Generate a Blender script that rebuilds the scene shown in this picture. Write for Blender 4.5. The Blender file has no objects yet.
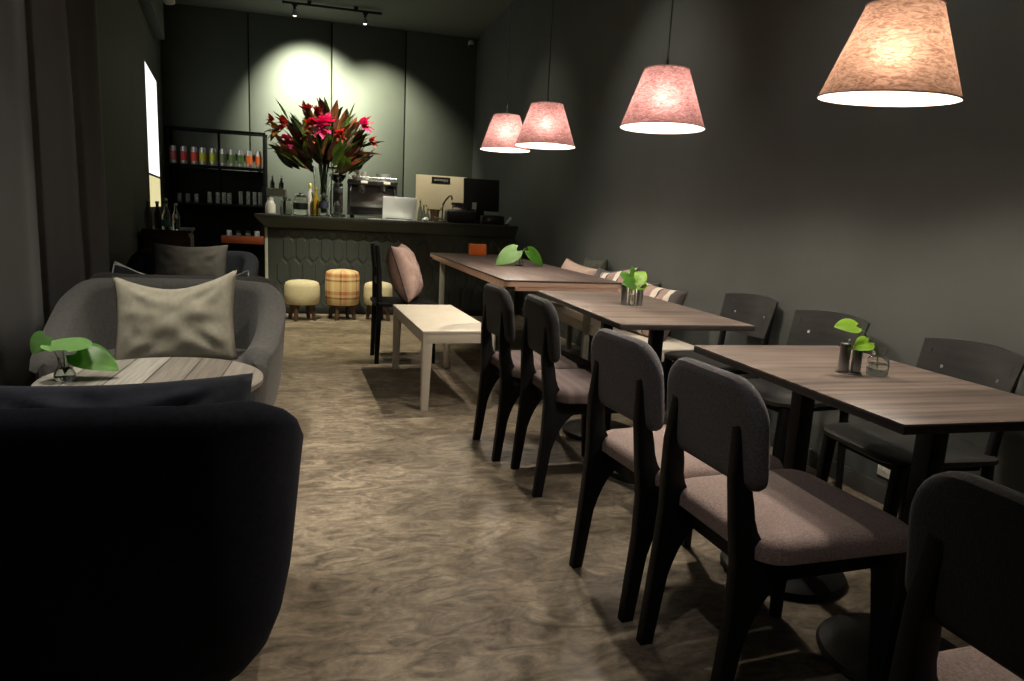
import bpy, bmesh, math, random
from mathutils import Vector, Matrix, noise
random.seed(7)
C = bpy.context.scene.collection
PI = math.pi
rad = math.radians

# ------------------------------------------------------------------ materials
def mat(name, col, rough=0.6, metal=0.0, spec=0.5, var=0.0, vscale=8.0, bump=0.0, bscale=60.0,
        stretch=(1, 1, 1), col2=None, trans=0.0, ior=1.45, sheen=0.0, emit=None, estr=0.0, detail=4.0, bdist=0.002):
    m = bpy.data.materials.new(name); m.use_nodes = True
    nt = m.node_tree; b = nt.nodes['Principled BSDF']
    b.inputs['Base Color'].default_value = (*col, 1)
    b.inputs['Roughness'].default_value = rough
    b.inputs['Metallic'].default_value = metal
    b.inputs['Specular IOR Level'].default_value = spec
    b.inputs['Transmission Weight'].default_value = trans
    b.inputs['IOR'].default_value = ior
    if sheen: b.inputs['Sheen Weight'].default_value = sheen
    if emit:
        b.inputs['Emission Color'].default_value = (*emit, 1)
        b.inputs['Emission Strength'].default_value = estr
    if var or bump or col2:
        tc = nt.nodes.new('ShaderNodeTexCoord'); mp = nt.nodes.new('ShaderNodeMapping')
        mp.inputs['Scale'].default_value = stretch
        nt.links.new(tc.outputs['Object'], mp.inputs['Vector'])
    if var or col2:
        n = nt.nodes.new('ShaderNodeTexNoise'); n.inputs['Scale'].default_value = vscale
        n.inputs['Detail'].default_value = detail
        nt.links.new(mp.outputs['Vector'], n.inputs['Vector'])
        r = nt.nodes.new('ShaderNodeValToRGB')
        c2 = col2 if col2 else tuple(min(1, c * (1 + var)) for c in col)
        c1 = col if col2 else tuple(c * (1 - var) for c in col)
        r.color_ramp.elements[0].position = 0.33; r.color_ramp.elements[1].position = 0.67
        r.color_ramp.elements[0].color = (*c1, 1); r.color_ramp.elements[1].color = (*c2, 1)
        nt.links.new(n.outputs['Fac'], r.inputs['Fac']); nt.links.new(r.outputs['Color'], b.inputs['Base Color'])
    if bump:
        n2 = nt.nodes.new('ShaderNodeTexNoise'); n2.inputs['Scale'].default_value = bscale
        nt.links.new(mp.outputs['Vector'], n2.inputs['Vector'])
        bp = nt.nodes.new('ShaderNodeBump'); bp.inputs['Strength'].default_value = bump
        bp.inputs['Distance'].default_value = bdist
        nt.links.new(n2.outputs['Fac'], bp.inputs['Height']); nt.links.new(bp.outputs['Normal'], b.inputs['Normal'])
    return m

def glow(name, col, strength):
    m = bpy.data.materials.new(name); m.use_nodes = True
    nt = m.node_tree; nt.nodes.remove(nt.nodes['Principled BSDF'])
    e = nt.nodes.new('ShaderNodeEmission'); e.inputs['Color'].default_value = (*col, 1)
    e.inputs['Strength'].default_value = strength
    nt.links.new(e.outputs[0], nt.nodes['Material Output'].inputs['Surface'])
    return m

def floor_mat():
    m = mat('polished_concrete', (0.2, 0.17, 0.135), 0.42, spec=0.35)
    nt = m.node_tree; b = nt.nodes['Principled BSDF']
    tc = nt.nodes.new('ShaderNodeTexCoord')
    def nz(scale, det, dist, stretch=(1, 1, 1)):
        mp = nt.nodes.new('ShaderNodeMapping'); mp.inputs['Scale'].default_value = stretch
        nt.links.new(tc.outputs['Object'], mp.inputs['Vector'])
        n = nt.nodes.new('ShaderNodeTexNoise'); n.inputs['Scale'].default_value = scale
        n.inputs['Detail'].default_value = det; n.inputs['Distortion'].default_value = dist
        n.inputs['Roughness'].default_value = 0.62
        nt.links.new(mp.outputs['Vector'], n.inputs['Vector']); return n
    n1 = nz(2.2, 8, 1.2, (1, 1.3, 1)); n2 = nz(7.0, 9, 2.2, (0.8, 1.6, 1)); n3 = nz(45, 3, 0.2)
    def ramp(n, a, c, p0, p1):
        r = nt.nodes.new('ShaderNodeValToRGB')
        r.color_ramp.elements[0].position = p0; r.color_ramp.elements[1].position = p1
        r.color_ramp.elements[0].color = (*a, 1); r.color_ramp.elements[1].color = (*c, 1)
        nt.links.new(n.outputs['Fac'], r.inputs['Fac']); return r
    r1 = ramp(n1, (0.165, 0.14, 0.108), (0.36, 0.315, 0.25), 0.32, 0.7)
    r2 = ramp(n2, (0.46, 0.43, 0.41), (1.38, 1.32, 1.22), 0.34, 0.66)
    r3 = ramp(n3, (0.86, 0.86, 0.86), (1.1, 1.1, 1.1), 0.35, 0.65)
    def mul(x, y):
        k = nt.nodes.new('ShaderNodeMix'); k.data_type = 'RGBA'; k.blend_type = 'MULTIPLY'
        k.inputs['Factor'].default_value = 1
        nt.links.new(x, k.inputs[6]); nt.links.new(y, k.inputs[7]); return k.outputs[2]
    col = mul(mul(r1.outputs[0], r2.outputs[0]), r3.outputs[0])
    nt.links.new(col, b.inputs['Base Color'])
    rr = nt.nodes.new('ShaderNodeMapRange'); rr.inputs['To Min'].default_value = 0.34; rr.inputs['To Max'].default_value = 0.58
    nt.links.new(n2.outputs['Fac'], rr.inputs['Value']); nt.links.new(rr.outputs[0], b.inputs['Roughness'])
    bp = nt.nodes.new('ShaderNodeBump'); bp.inputs['Strength'].default_value = 0.12; bp.inputs['Distance'].default_value = 0.01
    nt.links.new(n2.outputs['Fac'], bp.inputs['Height']); nt.links.new(bp.outputs['Normal'], b.inputs['Normal'])
    return m

def wood_mat(name, a, c, along='x', rough=0.45, scale=1.0, spec=0.4):
    st = {'x': (2.2, 42, 42), 'y': (42, 2.2, 42), 'z': (42, 42, 2.2)}[along]
    m = mat(name, a, rough, spec=spec, col2=c, vscale=1.0 * scale, stretch=st, bump=0.06, bscale=3.0, detail=8)
    return m

def shade_mat(name='pink_linen_shade', c0=(0.24, 0.09, 0.095), c1=(0.62, 0.32, 0.31)):
    m = bpy.data.materials.new(name); m.use_nodes = True
    nt = m.node_tree; nt.nodes.remove(nt.nodes['Principled BSDF'])
    tc = nt.nodes.new('ShaderNodeTexCoord')
    mp = nt.nodes.new('ShaderNodeMapping'); mp.inputs['Scale'].default_value = (9, 9, 26)
    nt.links.new(tc.outputs['Object'], mp.inputs['Vector'])
    n = nt.nodes.new('ShaderNodeTexNoise'); n.inputs['Scale'].default_value = 4; n.inputs['Detail'].default_value = 6
    n.inputs['Distortion'].default_value = 1.5
    nt.links.new(mp.outputs['Vector'], n.inputs['Vector'])
    r = nt.nodes.new('ShaderNodeValToRGB')
    r.color_ramp.elements[0].position = 0.3; r.color_ramp.elements[1].position = 0.68
    r.color_ramp.elements[0].color = (*c0, 1); r.color_ramp.elements[1].color = (*c1, 1)
    nt.links.new(n.outputs['Fac'], r.inputs['Fac'])
    geo = nt.nodes.new('ShaderNodeNewGeometry')
    mx = nt.nodes.new('ShaderNodeMix'); mx.data_type = 'RGBA'
    nt.links.new(geo.outputs['Backfacing'], mx.inputs['Factor'])
    nt.links.new(r.outputs[0], mx.inputs[6]); mx.inputs[7].default_value = (0.5, 0.46, 0.43, 1)   # white lining inside
    d = nt.nodes.new('ShaderNodeBsdfDiffuse'); t = nt.nodes.new('ShaderNodeBsdfTranslucent')
    nt.links.new(mx.outputs[2], d.inputs['Color']); nt.links.new(r.outputs[0], t.inputs['Color'])
    f = nt.nodes.new('ShaderNodeBsdfRefraction'); f.inputs['Roughness'].default_value = 1.0; f.inputs['IOR'].default_value = 1.5
    nt.links.new(r.outputs[0], f.inputs['Color'])
    tf = nt.nodes.new('ShaderNodeMixShader'); tf.inputs[0].default_value = 0.2      # part of the light comes straight through the weave
    nt.links.new(t.outputs[0], tf.inputs[1]); nt.links.new(f.outputs[0], tf.inputs[2])
    s = nt.nodes.new('ShaderNodeMixShader'); s.inputs[0].default_value = SHADE_T
    nt.links.new(d.outputs[0], s.inputs[1]); nt.links.new(tf.outputs[0], s.inputs[2])
    nt.links.new(s.outputs[0], nt.nodes['Material Output'].inputs['Surface'])
    return m
SHADE_T = 0.058

def banded(name, bands, axis, scale, rough=0.85):
    """constant colour stripes along one object axis; bands = [(pos, colour)...]"""
    m = mat(name, bands[0][1], rough)
    nt = m.node_tree; b = nt.nodes['Principled BSDF']
    tc = nt.nodes.new('ShaderNodeTexCoord'); sp = nt.nodes.new('ShaderNodeSeparateXYZ')
    nt.links.new(tc.outputs['Object'], sp.inputs[0])
    mr = nt.nodes.new('ShaderNodeMapRange'); mr.inputs['From Min'].default_value = -scale; mr.inputs['From Max'].default_value = scale
    nt.links.new(sp.outputs[axis], mr.inputs['Value'])
    r = nt.nodes.new('ShaderNodeValToRGB'); r.color_ramp.interpolation = 'CONSTANT'
    els = r.color_ramp.elements
    els[0].position = bands[0][0]; els[0].color = (*bands[0][1], 1)
    els[1].position = bands[1][0]; els[1].color = (*bands[1][1], 1)
    for p, c in bands[2:]:
        e = els.new(p); e.color = (*c, 1)
    nt.links.new(mr.outputs[0], r.inputs['Fac']); nt.links.new(r.outputs[0], b.inputs['Base Color'])
    return m

def plaid_mat():
    m = mat('plaid_fabric', (0.5, 0.3, 0.16), 0.9)
    nt = m.node_tree; b = nt.nodes['Principled BSDF']
    tc = nt.nodes.new('ShaderNodeTexCoord'); sp = nt.nodes.new('ShaderNodeSeparateXYZ')
    nt.links.new(tc.outputs['Object'], sp.inputs[0])
    at = nt.nodes.new('ShaderNodeMath'); at.operation = 'ARCTAN2'
    nt.links.new(sp.outputs['Y'], at.inputs[0]); nt.links.new(sp.outputs['X'], at.inputs[1])
    def stripes(src, mult, off, bands):
        k = nt.nodes.new('ShaderNodeMath'); k.operation = 'MULTIPLY_ADD'; k.inputs[1].default_value = mult; k.inputs[2].default_value = off
        nt.links.new(src, k.inputs[0])
        f = nt.nodes.new('ShaderNodeMath'); f.operation = 'FRACT'; nt.links.new(k.outputs[0], f.inputs[0])
        r = nt.nodes.new('ShaderNodeValToRGB'); r.color_ramp.interpolation = 'CONSTANT'
        e = r.color_ramp.elements
        e[0].position = 0; e[0].color = (*bands[0][1], 1); e[1].position = bands[1][0]; e[1].color = (*bands[1][1], 1)
        for p, c in bands[2:]:
            q = e.new(p); q.color = (*c, 1)
        nt.links.new(f.outputs[0], r.inputs['Fac']); return r.outputs[0]
    W = (0.62, 0.4, 0.2); Y = (0.75, 0.6, 0.3); D = (0.18, 0.06, 0.03); Rr = (0.5, 0.17, 0.07)
    a = stripes(at.outputs[0], 6 / (2 * PI), 0.3, [(0, W), (0.3, D), (0.42, W), (0.5, Rr), (0.72, W), (0.84, Y)])
    z = stripes(sp.outputs['Z'], 5.5, 0.1, [(0, Y), (0.35, D), (0.45, Y), (0.6, Rr), (0.8, Y)])
    k = nt.nodes.new('ShaderNodeMix'); k.data_type = 'RGBA'; k.inputs['Factor'].default_value = 0.5
    nt.links.new(a, k.inputs[6]); nt.links.new(z, k.inputs[7]); nt.links.new(k.outputs[2], b.inputs['Base Color'])
    return m

MT = {}
def setup_materials():
    T = MT
    T['wall'] = mat('charcoal_wall_paint', (0.088, 0.094, 0.088), 0.75, spec=0.25, var=0.07, vscale=1.6, bump=0.05, bscale=90)
    T['backwall'] = mat('olive_charcoal_panel_paint', (0.105, 0.118, 0.095), 0.7, spec=0.25, var=0.05, vscale=2, bump=0.04, bscale=80)
    T['ceiling'] = mat('dark_ceiling_paint', (0.15, 0.16, 0.14), 0.85, spec=0.2)
    T['groove'] = mat('panel_groove_black', (0.012, 0.012, 0.011), 0.8)
    T['floor'] = floor_mat()
    T['baseboard'] = mat('baseboard_paint', (0.06, 0.06, 0.056), 0.55)
    T['curtain'] = mat('charcoal_curtain_cloth', (0.082, 0.08, 0.077), 0.9, sheen=0.2, var=0.1, vscale=3, stretch=(1, 1, .2))
    T['black_wood'] = mat('black_stained_wood', (0.009, 0.009, 0.01), 0.5, spec=0.2, var=0.3, vscale=3, stretch=(8, 8, .8))
    T['wall_chair'] = mat('black_plywood', (0.026, 0.026, 0.025), 0.36, spec=0.5, var=0.25, vscale=2, stretch=(3, 3, 20))
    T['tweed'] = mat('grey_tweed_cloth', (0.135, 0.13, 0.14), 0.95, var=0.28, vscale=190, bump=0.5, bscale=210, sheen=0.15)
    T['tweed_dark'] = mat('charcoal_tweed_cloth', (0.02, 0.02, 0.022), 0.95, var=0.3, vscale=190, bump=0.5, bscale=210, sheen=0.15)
    T['tweed_seat'] = mat('taupe_tweed_cloth', (0.30, 0.225, 0.205), 0.95, var=0.25, vscale=190, bump=0.5, bscale=210, sheen=0.15)
    T['stripe_seat'] = banded('dark_striped_seat_cloth', [(0, (0.115, 0.083, 0.08))] + [(i / 30, (0.115, 0.083, 0.08) if i % 2 == 0 else (0.088, 0.063, 0.062)) for i in range(1, 30)], 'X', 0.4)
    T['table_top'] = wood_mat('grey_brown_oak_laminate', (0.085, 0.066, 0.056), (0.255, 0.2, 0.168), 'x', 0.4, 1.0)
    T['table_top_far'] = wood_mat('dull_walnut_laminate', (0.085, 0.062, 0.055), (0.14, 0.105, 0.092), 'y', 0.45)
    T['table_edge'] = mat('table_dark_edge', (0.035, 0.03, 0.027), 0.5)
    T['raw_edge'] = wood_mat('pine_edge', (0.58, 0.36, 0.26), (0.76, 0.52, 0.4), 'x', 0.6, 0.8)
    T['iron'] = mat('black_cast_iron', (0.012, 0.012, 0.012), 0.45, spec=0.4, bump=0.1, bscale=120)
    T['cream_paint'] = mat('cream_bench_paint', (0.66, 0.6, 0.5), 0.5, var=0.04, vscale=6)
    T['grey_metal'] = mat('pale_grey_leg_paint', (0.32, 0.31, 0.27), 0.5)
    T['sofa'] = mat('charcoal_sofa_cloth', (0.066, 0.064, 0.061), 0.92, var=0.15, vscale=60, bump=0.2, bscale=180, sheen=0.15)
    T['sofa_navy'] = mat('black_navy_sofa_cloth', (0.016, 0.018, 0.028), 0.95, spec=0.2, var=0.15, vscale=60, bump=0.2, bscale=180)
    T['cushion_sage'] = mat('sage_grey_linen', (0.33, 0.31, 0.245), 0.9, var=0.08, vscale=40, bump=0.25, bscale=150)
    T['cushion_navy'] = mat('navy_linen', (0.038, 0.043, 0.062), 0.9, var=0.12, vscale=30, bump=0.25, bscale=150)
    T['cushion_dark'] = mat('dark_grey_linen', (0.085, 0.082, 0.085), 0.9, var=0.1, vscale=30, bump=0.25, bscale=150)
    T['cushion_pink'] = mat('dusty_pink_linen', (0.36, 0.25, 0.22), 0.9, var=0.1, vscale=30, bump=0.25, bscale=150)
    T['piping'] = mat('dark_piping', (0.06, 0.045, 0.045), 0.85)
    T['piping_white'] = mat('white_piping', (0.75, 0.74, 0.72), 0.85)
    cream = (0.68, 0.62, 0.52); rose = (0.34, 0.23, 0.2); dk = (0.07, 0.06, 0.055); tan = (0.36, 0.31, 0.25)
    T['cushion_stripe'] = banded('striped_cushion_cloth', [(0, tan), (0.18, dk), (0.21, cream), (0.36, dk), (0.39, rose), (0.56, cream), (0.66, dk), (0.69, rose), (0.82, cream), (0.9, dk)], 'X', 0.26)
    T['cushion_bw'] = banded('black_white_cushion_cloth', [(0, (0.7, 0.7, 0.68)), (0.72, (0.03, 0.03, 0.03)), (0.9, (0.7, 0.7, 0.68)), (0.93, (0.02, 0.02, 0.02))], 'Z', 0.24)
    T['cushion_blush'] = mat('pale_blush_linen', (0.5, 0.37, 0.3), 0.9, var=0.06, vscale=30)
    T['cushion_olive'] = mat('dark_olive_linen', (0.05, 0.055, 0.04), 0.9, var=0.1, vscale=30)
    T['round_wood'] = banded('bleached_plank_top', [(0, (.30, .285, .25)), (.14, (.05, .045, .04)), (.147, (.25, .235, .205)), (.31, (.05, .045, .04)), (.317, (.33, .315, .28)), (.47, (.05, .045, .04)), (.477, (.22, .2, .17)), (.63, (.05, .045, .04)), (.637, (.19, .165, .14)), (.79, (.05, .045, .04)), (.797, (.24, .215, .185))], 'X', 0.36, 0.45)
    nt = T['round_wood'].node_tree; pb = nt.nodes['Principled BSDF']
    src = pb.inputs['Base Color'].links[0].from_socket
    tc = nt.nodes.new('ShaderNodeTexCoord'); mp = nt.nodes.new('ShaderNodeMapping'); mp.inputs['Scale'].default_value = (60, 3, 3)
    nn = nt.nodes.new('ShaderNodeTexNoise'); nn.inputs['Scale'].default_value = 1.5; nn.inputs['Detail'].default_value = 7
    rp = nt.nodes.new('ShaderNodeMapRange'); rp.inputs['From Min'].default_value = .3; rp.inputs['From Max'].default_value = .7; rp.inputs['To Min'].default_value = .7; rp.inputs['To Max'].default_value = 1.3
    mm = nt.nodes.new('ShaderNodeMix'); mm.data_type = 'RGBA'; mm.blend_type = 'MULTIPLY'; mm.inputs['Factor'].default_value = 1
    nt.links.new(tc.outputs['Object'], mp.inputs[0]); nt.links.new(mp.outputs[0], nn.inputs['Vector']); nt.links.new(nn.outputs['Fac'], rp.inputs['Value'])
    nt.links.new(src, mm.inputs[6]); nt.links.new(rp.outputs[0], mm.inputs[7]); nt.links.new(mm.outputs[2], pb.inputs['Base Color'])
    T['steel'] = mat('brushed_steel', (0.55, 0.55, 0.55), 0.28, metal=1.0, bump=0.03, bscale=300)
    T['dark_steel'] = mat('dark_brushed_steel', (0.2, 0.2, 0.19), 0.3, metal=1.0)
    T['glass'] = mat('clear_glass', (0.95, 0.97, 0.95), 0.03, trans=1.0)
    T['cup_glass'] = mat('pale_thick_glass', (0.8, 0.83, 0.8), 0.08, trans=0.88)
    T['water'] = mat('still_water', (0.9, 0.95, 0.92), 0.02, trans=1.0, ior=1.33)
    T['smoke_glass'] = mat('dark_bottle_glass', (0.2, 0.22, 0.19), 0.08, spec=0.8, trans=0.6)
    T['leaf'] = mat('pothos_leaf_green', (0.1, 0.29, 0.035), 0.38, spec=0.5, var=0.25, vscale=12)
    T['leaf_lime'] = mat('lime_leaf_green', (0.28, 0.52, 0.03), 0.4, spec=0.5, var=0.15, vscale=12)
    T['leaf_pale'] = mat('pale_green_leaf', (0.27, 0.52, 0.17), 0.4, spec=0.5, var=0.12, vscale=12)
    T['stem'] = mat('green_stem', (0.2, 0.3, 0.08), 0.5)
    T['counter'] = mat('slate_green_counter_paint', (0.062, 0.071, 0.063), 0.5, var=0.05, vscale=3)
    T['counter_top'] = mat('dark_counter_stone', (0.055, 0.058, 0.05), 0.3, spec=0.5, var=0.2, vscale=20)
    T['corner_trim'] = mat('pale_green_corner_trim', (0.62, 0.64, 0.47), 0.5)
    T['stool_cream'] = mat('cream_felt', (0.62, 0.55, 0.36), 0.95, var=0.05, vscale=40, bump=0.2, bscale=200)
    T['plaid'] = plaid_mat()
    T['stool_leg'] = wood_mat('dark_walnut', (0.05, 0.028, 0.015), (0.12, 0.07, 0.035), 'z', 0.5)
    T['shelf_black'] = mat('black_shelf_steel', (0.005, 0.005, 0.005), 0.7, spec=0.1)
    T['orange_wood'] = mat('orange_red_wood', (0.36, 0.075, 0.02), 0.5, var=0.2, vscale=5)
    T['orange'] = mat('orange_plastic', (0.8, 0.17, 0.02), 0.45)
    T['white'] = mat('white_plastic', (0.78, 0.78, 0.74), 0.4)
    T['white_ceramic'] = mat('white_ceramic', (0.8, 0.79, 0.74), 0.18)
    T['paper'] = mat('white_paper', (0.82, 0.82, 0.78), 0.8)
    T['cream_board'] = mat('cream_board', (0.72, 0.62, 0.44), 0.6, var=0.03, vscale=3)
    T['black_plastic'] = mat('black_plastic', (0.01, 0.01, 0.01), 0.4)
    T['screen'] = mat('black_screen', (0.006, 0.006, 0.007), 0.15)
    T['laptop'] = mat('silver_laptop_shell', (0.84, 0.85, 0.82), 0.4)
    T['cabinet'] = wood_mat('dark_mahogany', (0.022, 0.010, 0.006), (0.05, 0.022, 0.013), 'x', 0.4)
    T['amber'] = mat('amber_syrup', (0.75, 0.5, 0.06), 0.2, trans=0.5)
    T['gold_label'] = mat('gold_foil', (0.75, 0.62, 0.15), 0.35, metal=0.4)
    T['milky'] = mat('milk_glass', (0.86, 0.84, 0.7), 0.25)
    T['coffee'] = mat('coffee_beans', (0.03, 0.018, 0.01), 0.6, bump=0.6, bscale=120)
    T['silver_can'] = mat('silver_tin', (0.55, 0.55, 0.53), 0.35, metal=0.6)
    T['track'] = mat('black_track_metal', (0.012, 0.012, 0.012), 0.45)
    T['shade'] = shade_mat()
    T['shade_tan'] = shade_mat('tan_linen_shade', (0.24, 0.115, 0.075), (0.62, 0.37, 0.26))
    T['bulb'] = glow('warm_bulb', (1.0, 0.88, 0.74), BULB)
    T['cord'] = mat('black_cord', (0.01, 0.01, 0.01), 0.6)
    T['lit_pane'] = glow('lit_white_pane', (1.0, 1.0, 0.97), 1.4)
    T['lit_pane_warm'] = glow('lit_yellow_pane', (0.95, 0.85, 0.45), 0.75)
    T['lamp_warm'] = glow('spot_warm_glow', (1.0, 0.86, 0.55), 3.0)
    T['lamp_pink'] = glow('spot_pink_glow', (1.0, 0.45, 0.65), 6.0)
    T['fl_red'] = mat('red_petal', (0.5, 0.02, 0.035), 0.5, var=0.3, vscale=9)
    T['fl_pink'] = mat('hot_pink_petal', (0.85, 0.06, 0.26), 0.5, var=0.2, vscale=9)
    T['fl_coral'] = mat('coral_petal', (0.75, 0.13, 0.08), 0.5, var=0.3, vscale=9)
    T['fl_white'] = mat('ivory_petal', (0.75, 0.68, 0.55), 0.5)
    T['fl_yellow'] = mat('yellow_petal', (0.7, 0.5, 0.06), 0.5, col2=(0.6, 0.1, 0.03), vscale=9)
    T['lf_bronze'] = mat('bronze_leaf', (0.095, 0.04, 0.026), 0.45, col2=(0.25, 0.1, 0.065), vscale=7)
    T['lf_dark'] = mat('dark_leaf', (0.02, 0.04, 0.015), 0.45, col2=(0.06, 0.09, 0.03), vscale=7)
    T['lf_green'] = mat('fresh_leaf', (0.1, 0.2, 0.03), 0.45, col2=(0.25, 0.32, 0.07), vscale=7)
    T['lf_orange'] = mat('rust_leaf', (0.33, 0.11, 0.045), 0.45, col2=(0.46, 0.2, 0.09), vscale=7)
BULB = 430.0

# ------------------------------------------------------------------ mesh helpers
def B(): return bmesh.new()

def _merge(bm, src, M=None):
    me = bpy.data.meshes.new('tmp')
    src.to_mesh(me); src.free()
    if M is not None: me.transform(M)
    bm.from_mesh(me); bpy.data.meshes.remove(me)

def box(bm, c, s, bev=0.0, rot=None, seg=2):
    t = bmesh.new(); bmesh.ops.create_cube(t, size=1)
    bmesh.ops.scale(t, vec=s, verts=t.verts)
    if bev: bmesh.ops.bevel(t, geom=list(t.edges), offset=bev, segments=seg, affect='EDGES', profile=0.5)
    M = Matrix.Translation(c)
    if rot is not None: M = M @ rot
    _merge(bm, t, M); return bm

def lathe(bm, prof, n=24, c=(0, 0, 0), M=None):
    t = bmesh.new(); rings = []
    for r, z in prof:
        if r < 1e-5: rings.append([t.verts.new((0, 0, z))])
        else: rings.append([t.verts.new((r * math.cos(2 * PI * i / n), r * math.sin(2 * PI * i / n), z)) for i in range(n)])
    for a, b in zip(rings, rings[1:]):
        for i in range(n):
            j = (i + 1) % n
            if len(a) == 1 and len(b) == 1: continue
            if len(a) == 1: t.faces.new((a[0], b[j], b[i]))
            elif len(b) == 1: t.faces.new((a[i], a[j], b[0]))
            else: t.faces.new((a[i], a[j], b[j], b[i]))
    bmesh.ops.recalc_face_normals(t, faces=t.faces)
    MM = Matrix.Translation(c)
    if M is not None: MM = MM @ M
    _merge(bm, t, MM); return bm

def tube(bm, pts, r, n=8, cap=True):
    pts = [Vector(p) for p in pts]; t = bmesh.new(); rings = []
    rs = r if isinstance(r, (list, tuple)) else [r] * len(pts)
    up = Vector((0, 0, 1))
    for k, p in enumerate(pts):
        d = (pts[min(k + 1, len(pts) - 1)] - pts[max(k - 1, 0)]).normalized()
        a = d.cross(up)
        if a.length < 0.05: a = d.cross(Vector((1, 0, 0)))
        a.normalize(); b = d.cross(a)
        rings.append([t.verts.new(p + rs[k] * (math.cos(2 * PI * i / n) * a + math.sin(2 * PI * i / n) * b)) for i in range(n)])
    for q, w in zip(rings, rings[1:]):
        for i in range(n):
            j = (i + 1) % n; t.faces.new((q[i], q[j], w[j], w[i]))
    if cap:
        t.faces.new(rings[0]); t.faces.new(rings[-1])
    bmesh.ops.recalc_face_normals(t, faces=t.faces)
    _merge(bm, t); return bm

def loft(bm, sections, closed=True, cap=True):
    t = bmesh.new(); R = [[t.verts.new(p) for p in s] for s in sections]; n = len(R[0])
    for q, w in zip(R, R[1:]):
        for i in range(n if closed else n - 1):
            j = (i + 1) % n; t.faces.new((q[i], q[j], w[j], w[i]))
    if cap:
        t.faces.new(R[0]); t.faces.new(R[-1])
    bmesh.ops.recalc_face_normals(t, faces=t.faces)
    _merge(bm, t); return bm

def prism(bm, poly, d0, d1, axis='y', bev=0.0):
    """polygon in the plane across axis, from d0 to d1"""
    t = bmesh.new()
    def P(a, b, d): return {'y': (a, d, b), 'x': (d, a, b), 'z': (a, b, d)}[axis]
    f = [t.verts.new(P(a, b, d0)) for a, b in poly]; g = [t.verts.new(P(a, b, d1)) for a, b in poly]
    fa = t.faces.new(f); fb = t.faces.new(g)
    n = len(poly)
    for i in range(n):
        j = (i + 1) % n; t.faces.new((f[i], f[j], g[j], g[i]))
    bmesh.ops.recalc_face_normals(t, faces=t.faces)
    if bev:
        ed = [e for e in t.edges if (fa in e.link_faces or fb in e.link_faces)]
        bmesh.ops.bevel(t, geom=ed, offset=bev, segments=2, affect='EDGES', profile=0.5)
    _merge(bm, t); return bm

def rrect(w, h, r, n=6):
    out = []
    for cx, cy, a0 in ((w / 2 - r, h / 2 - r, 0), (-w / 2 + r, h / 2 - r, 90), (-w / 2 + r, -h / 2 + r, 180), (w / 2 - r, -h / 2 + r, 270)):
        for i in range(n + 1):
            a = rad(a0 + 90 * i / n); out.append((cx + r * math.cos(a), cy + r * math.sin(a)))
    return out

def bez(p0, p1, p2, n=8):
    return [((1 - t) ** 2 * p0[0] + 2 * t * (1 - t) * p1[0] + t * t * p2[0], (1 - t) ** 2 * p0[1] + 2 * t * (1 - t) * p1[1] + t * t * p2[1]) for t in [i / n for i in range(n + 1)]]

def obj(name, bm, m, parent=None, loc=None, rz=0.0, ang=35, rot=None):
    me = bpy.data.meshes.new(name); bm.to_mesh(me); bm.free()
    ms = m if isinstance(m, list) else [m]
    for q in ms: me.materials.append(MT[q] if isinstance(q, str) else q)
    me.shade_smooth(); me.set_sharp_from_angle(angle=rad(ang))
    o = bpy.data.objects.new(name, me); C.objects.link(o)
    if parent is not None: o.parent = parent
    if loc is not None: o.location = loc
    if rot is not None: o.rotation_euler = rot
    elif rz: o.rotation_euler = (0, 0, rz)
    return o

def tag(o, label, cat, group=None, kind=None):
    if label: o['label'] = label
    if cat: o['category'] = cat
    if group: o['group'] = group
    if kind: o['kind'] = kind
    return o

def thing(name, label, cat, loc=(0, 0, 0), rz=0.0, group=None):
    o = bpy.data.objects.new(name, None); C.objects.link(o)
    o.empty_display_size = 0.1
    o.location = loc; o.rotation_euler = (0, 0, rz)
    return tag(o, label, cat, group)

def struct(name, bm, m, ang=35, loc=None, rz=0):
    o = obj(name, bm, m, None, loc, rz, ang); o['kind'] = 'structure'; return o

def dup(root, loc, rz, label, group=None):
    r = root.copy(); C.objects.link(r); r.location = loc; r.rotation_euler = (0, 0, rz)
    r['label'] = label
    if group: r['group'] = group
    for ch in list(root.children):
        c = ch.copy(); C.objects.link(c); c.parent = r
        for g in list(ch.children):
            d = g.copy(); C.objects.link(d); d.parent = c
    return r

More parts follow.
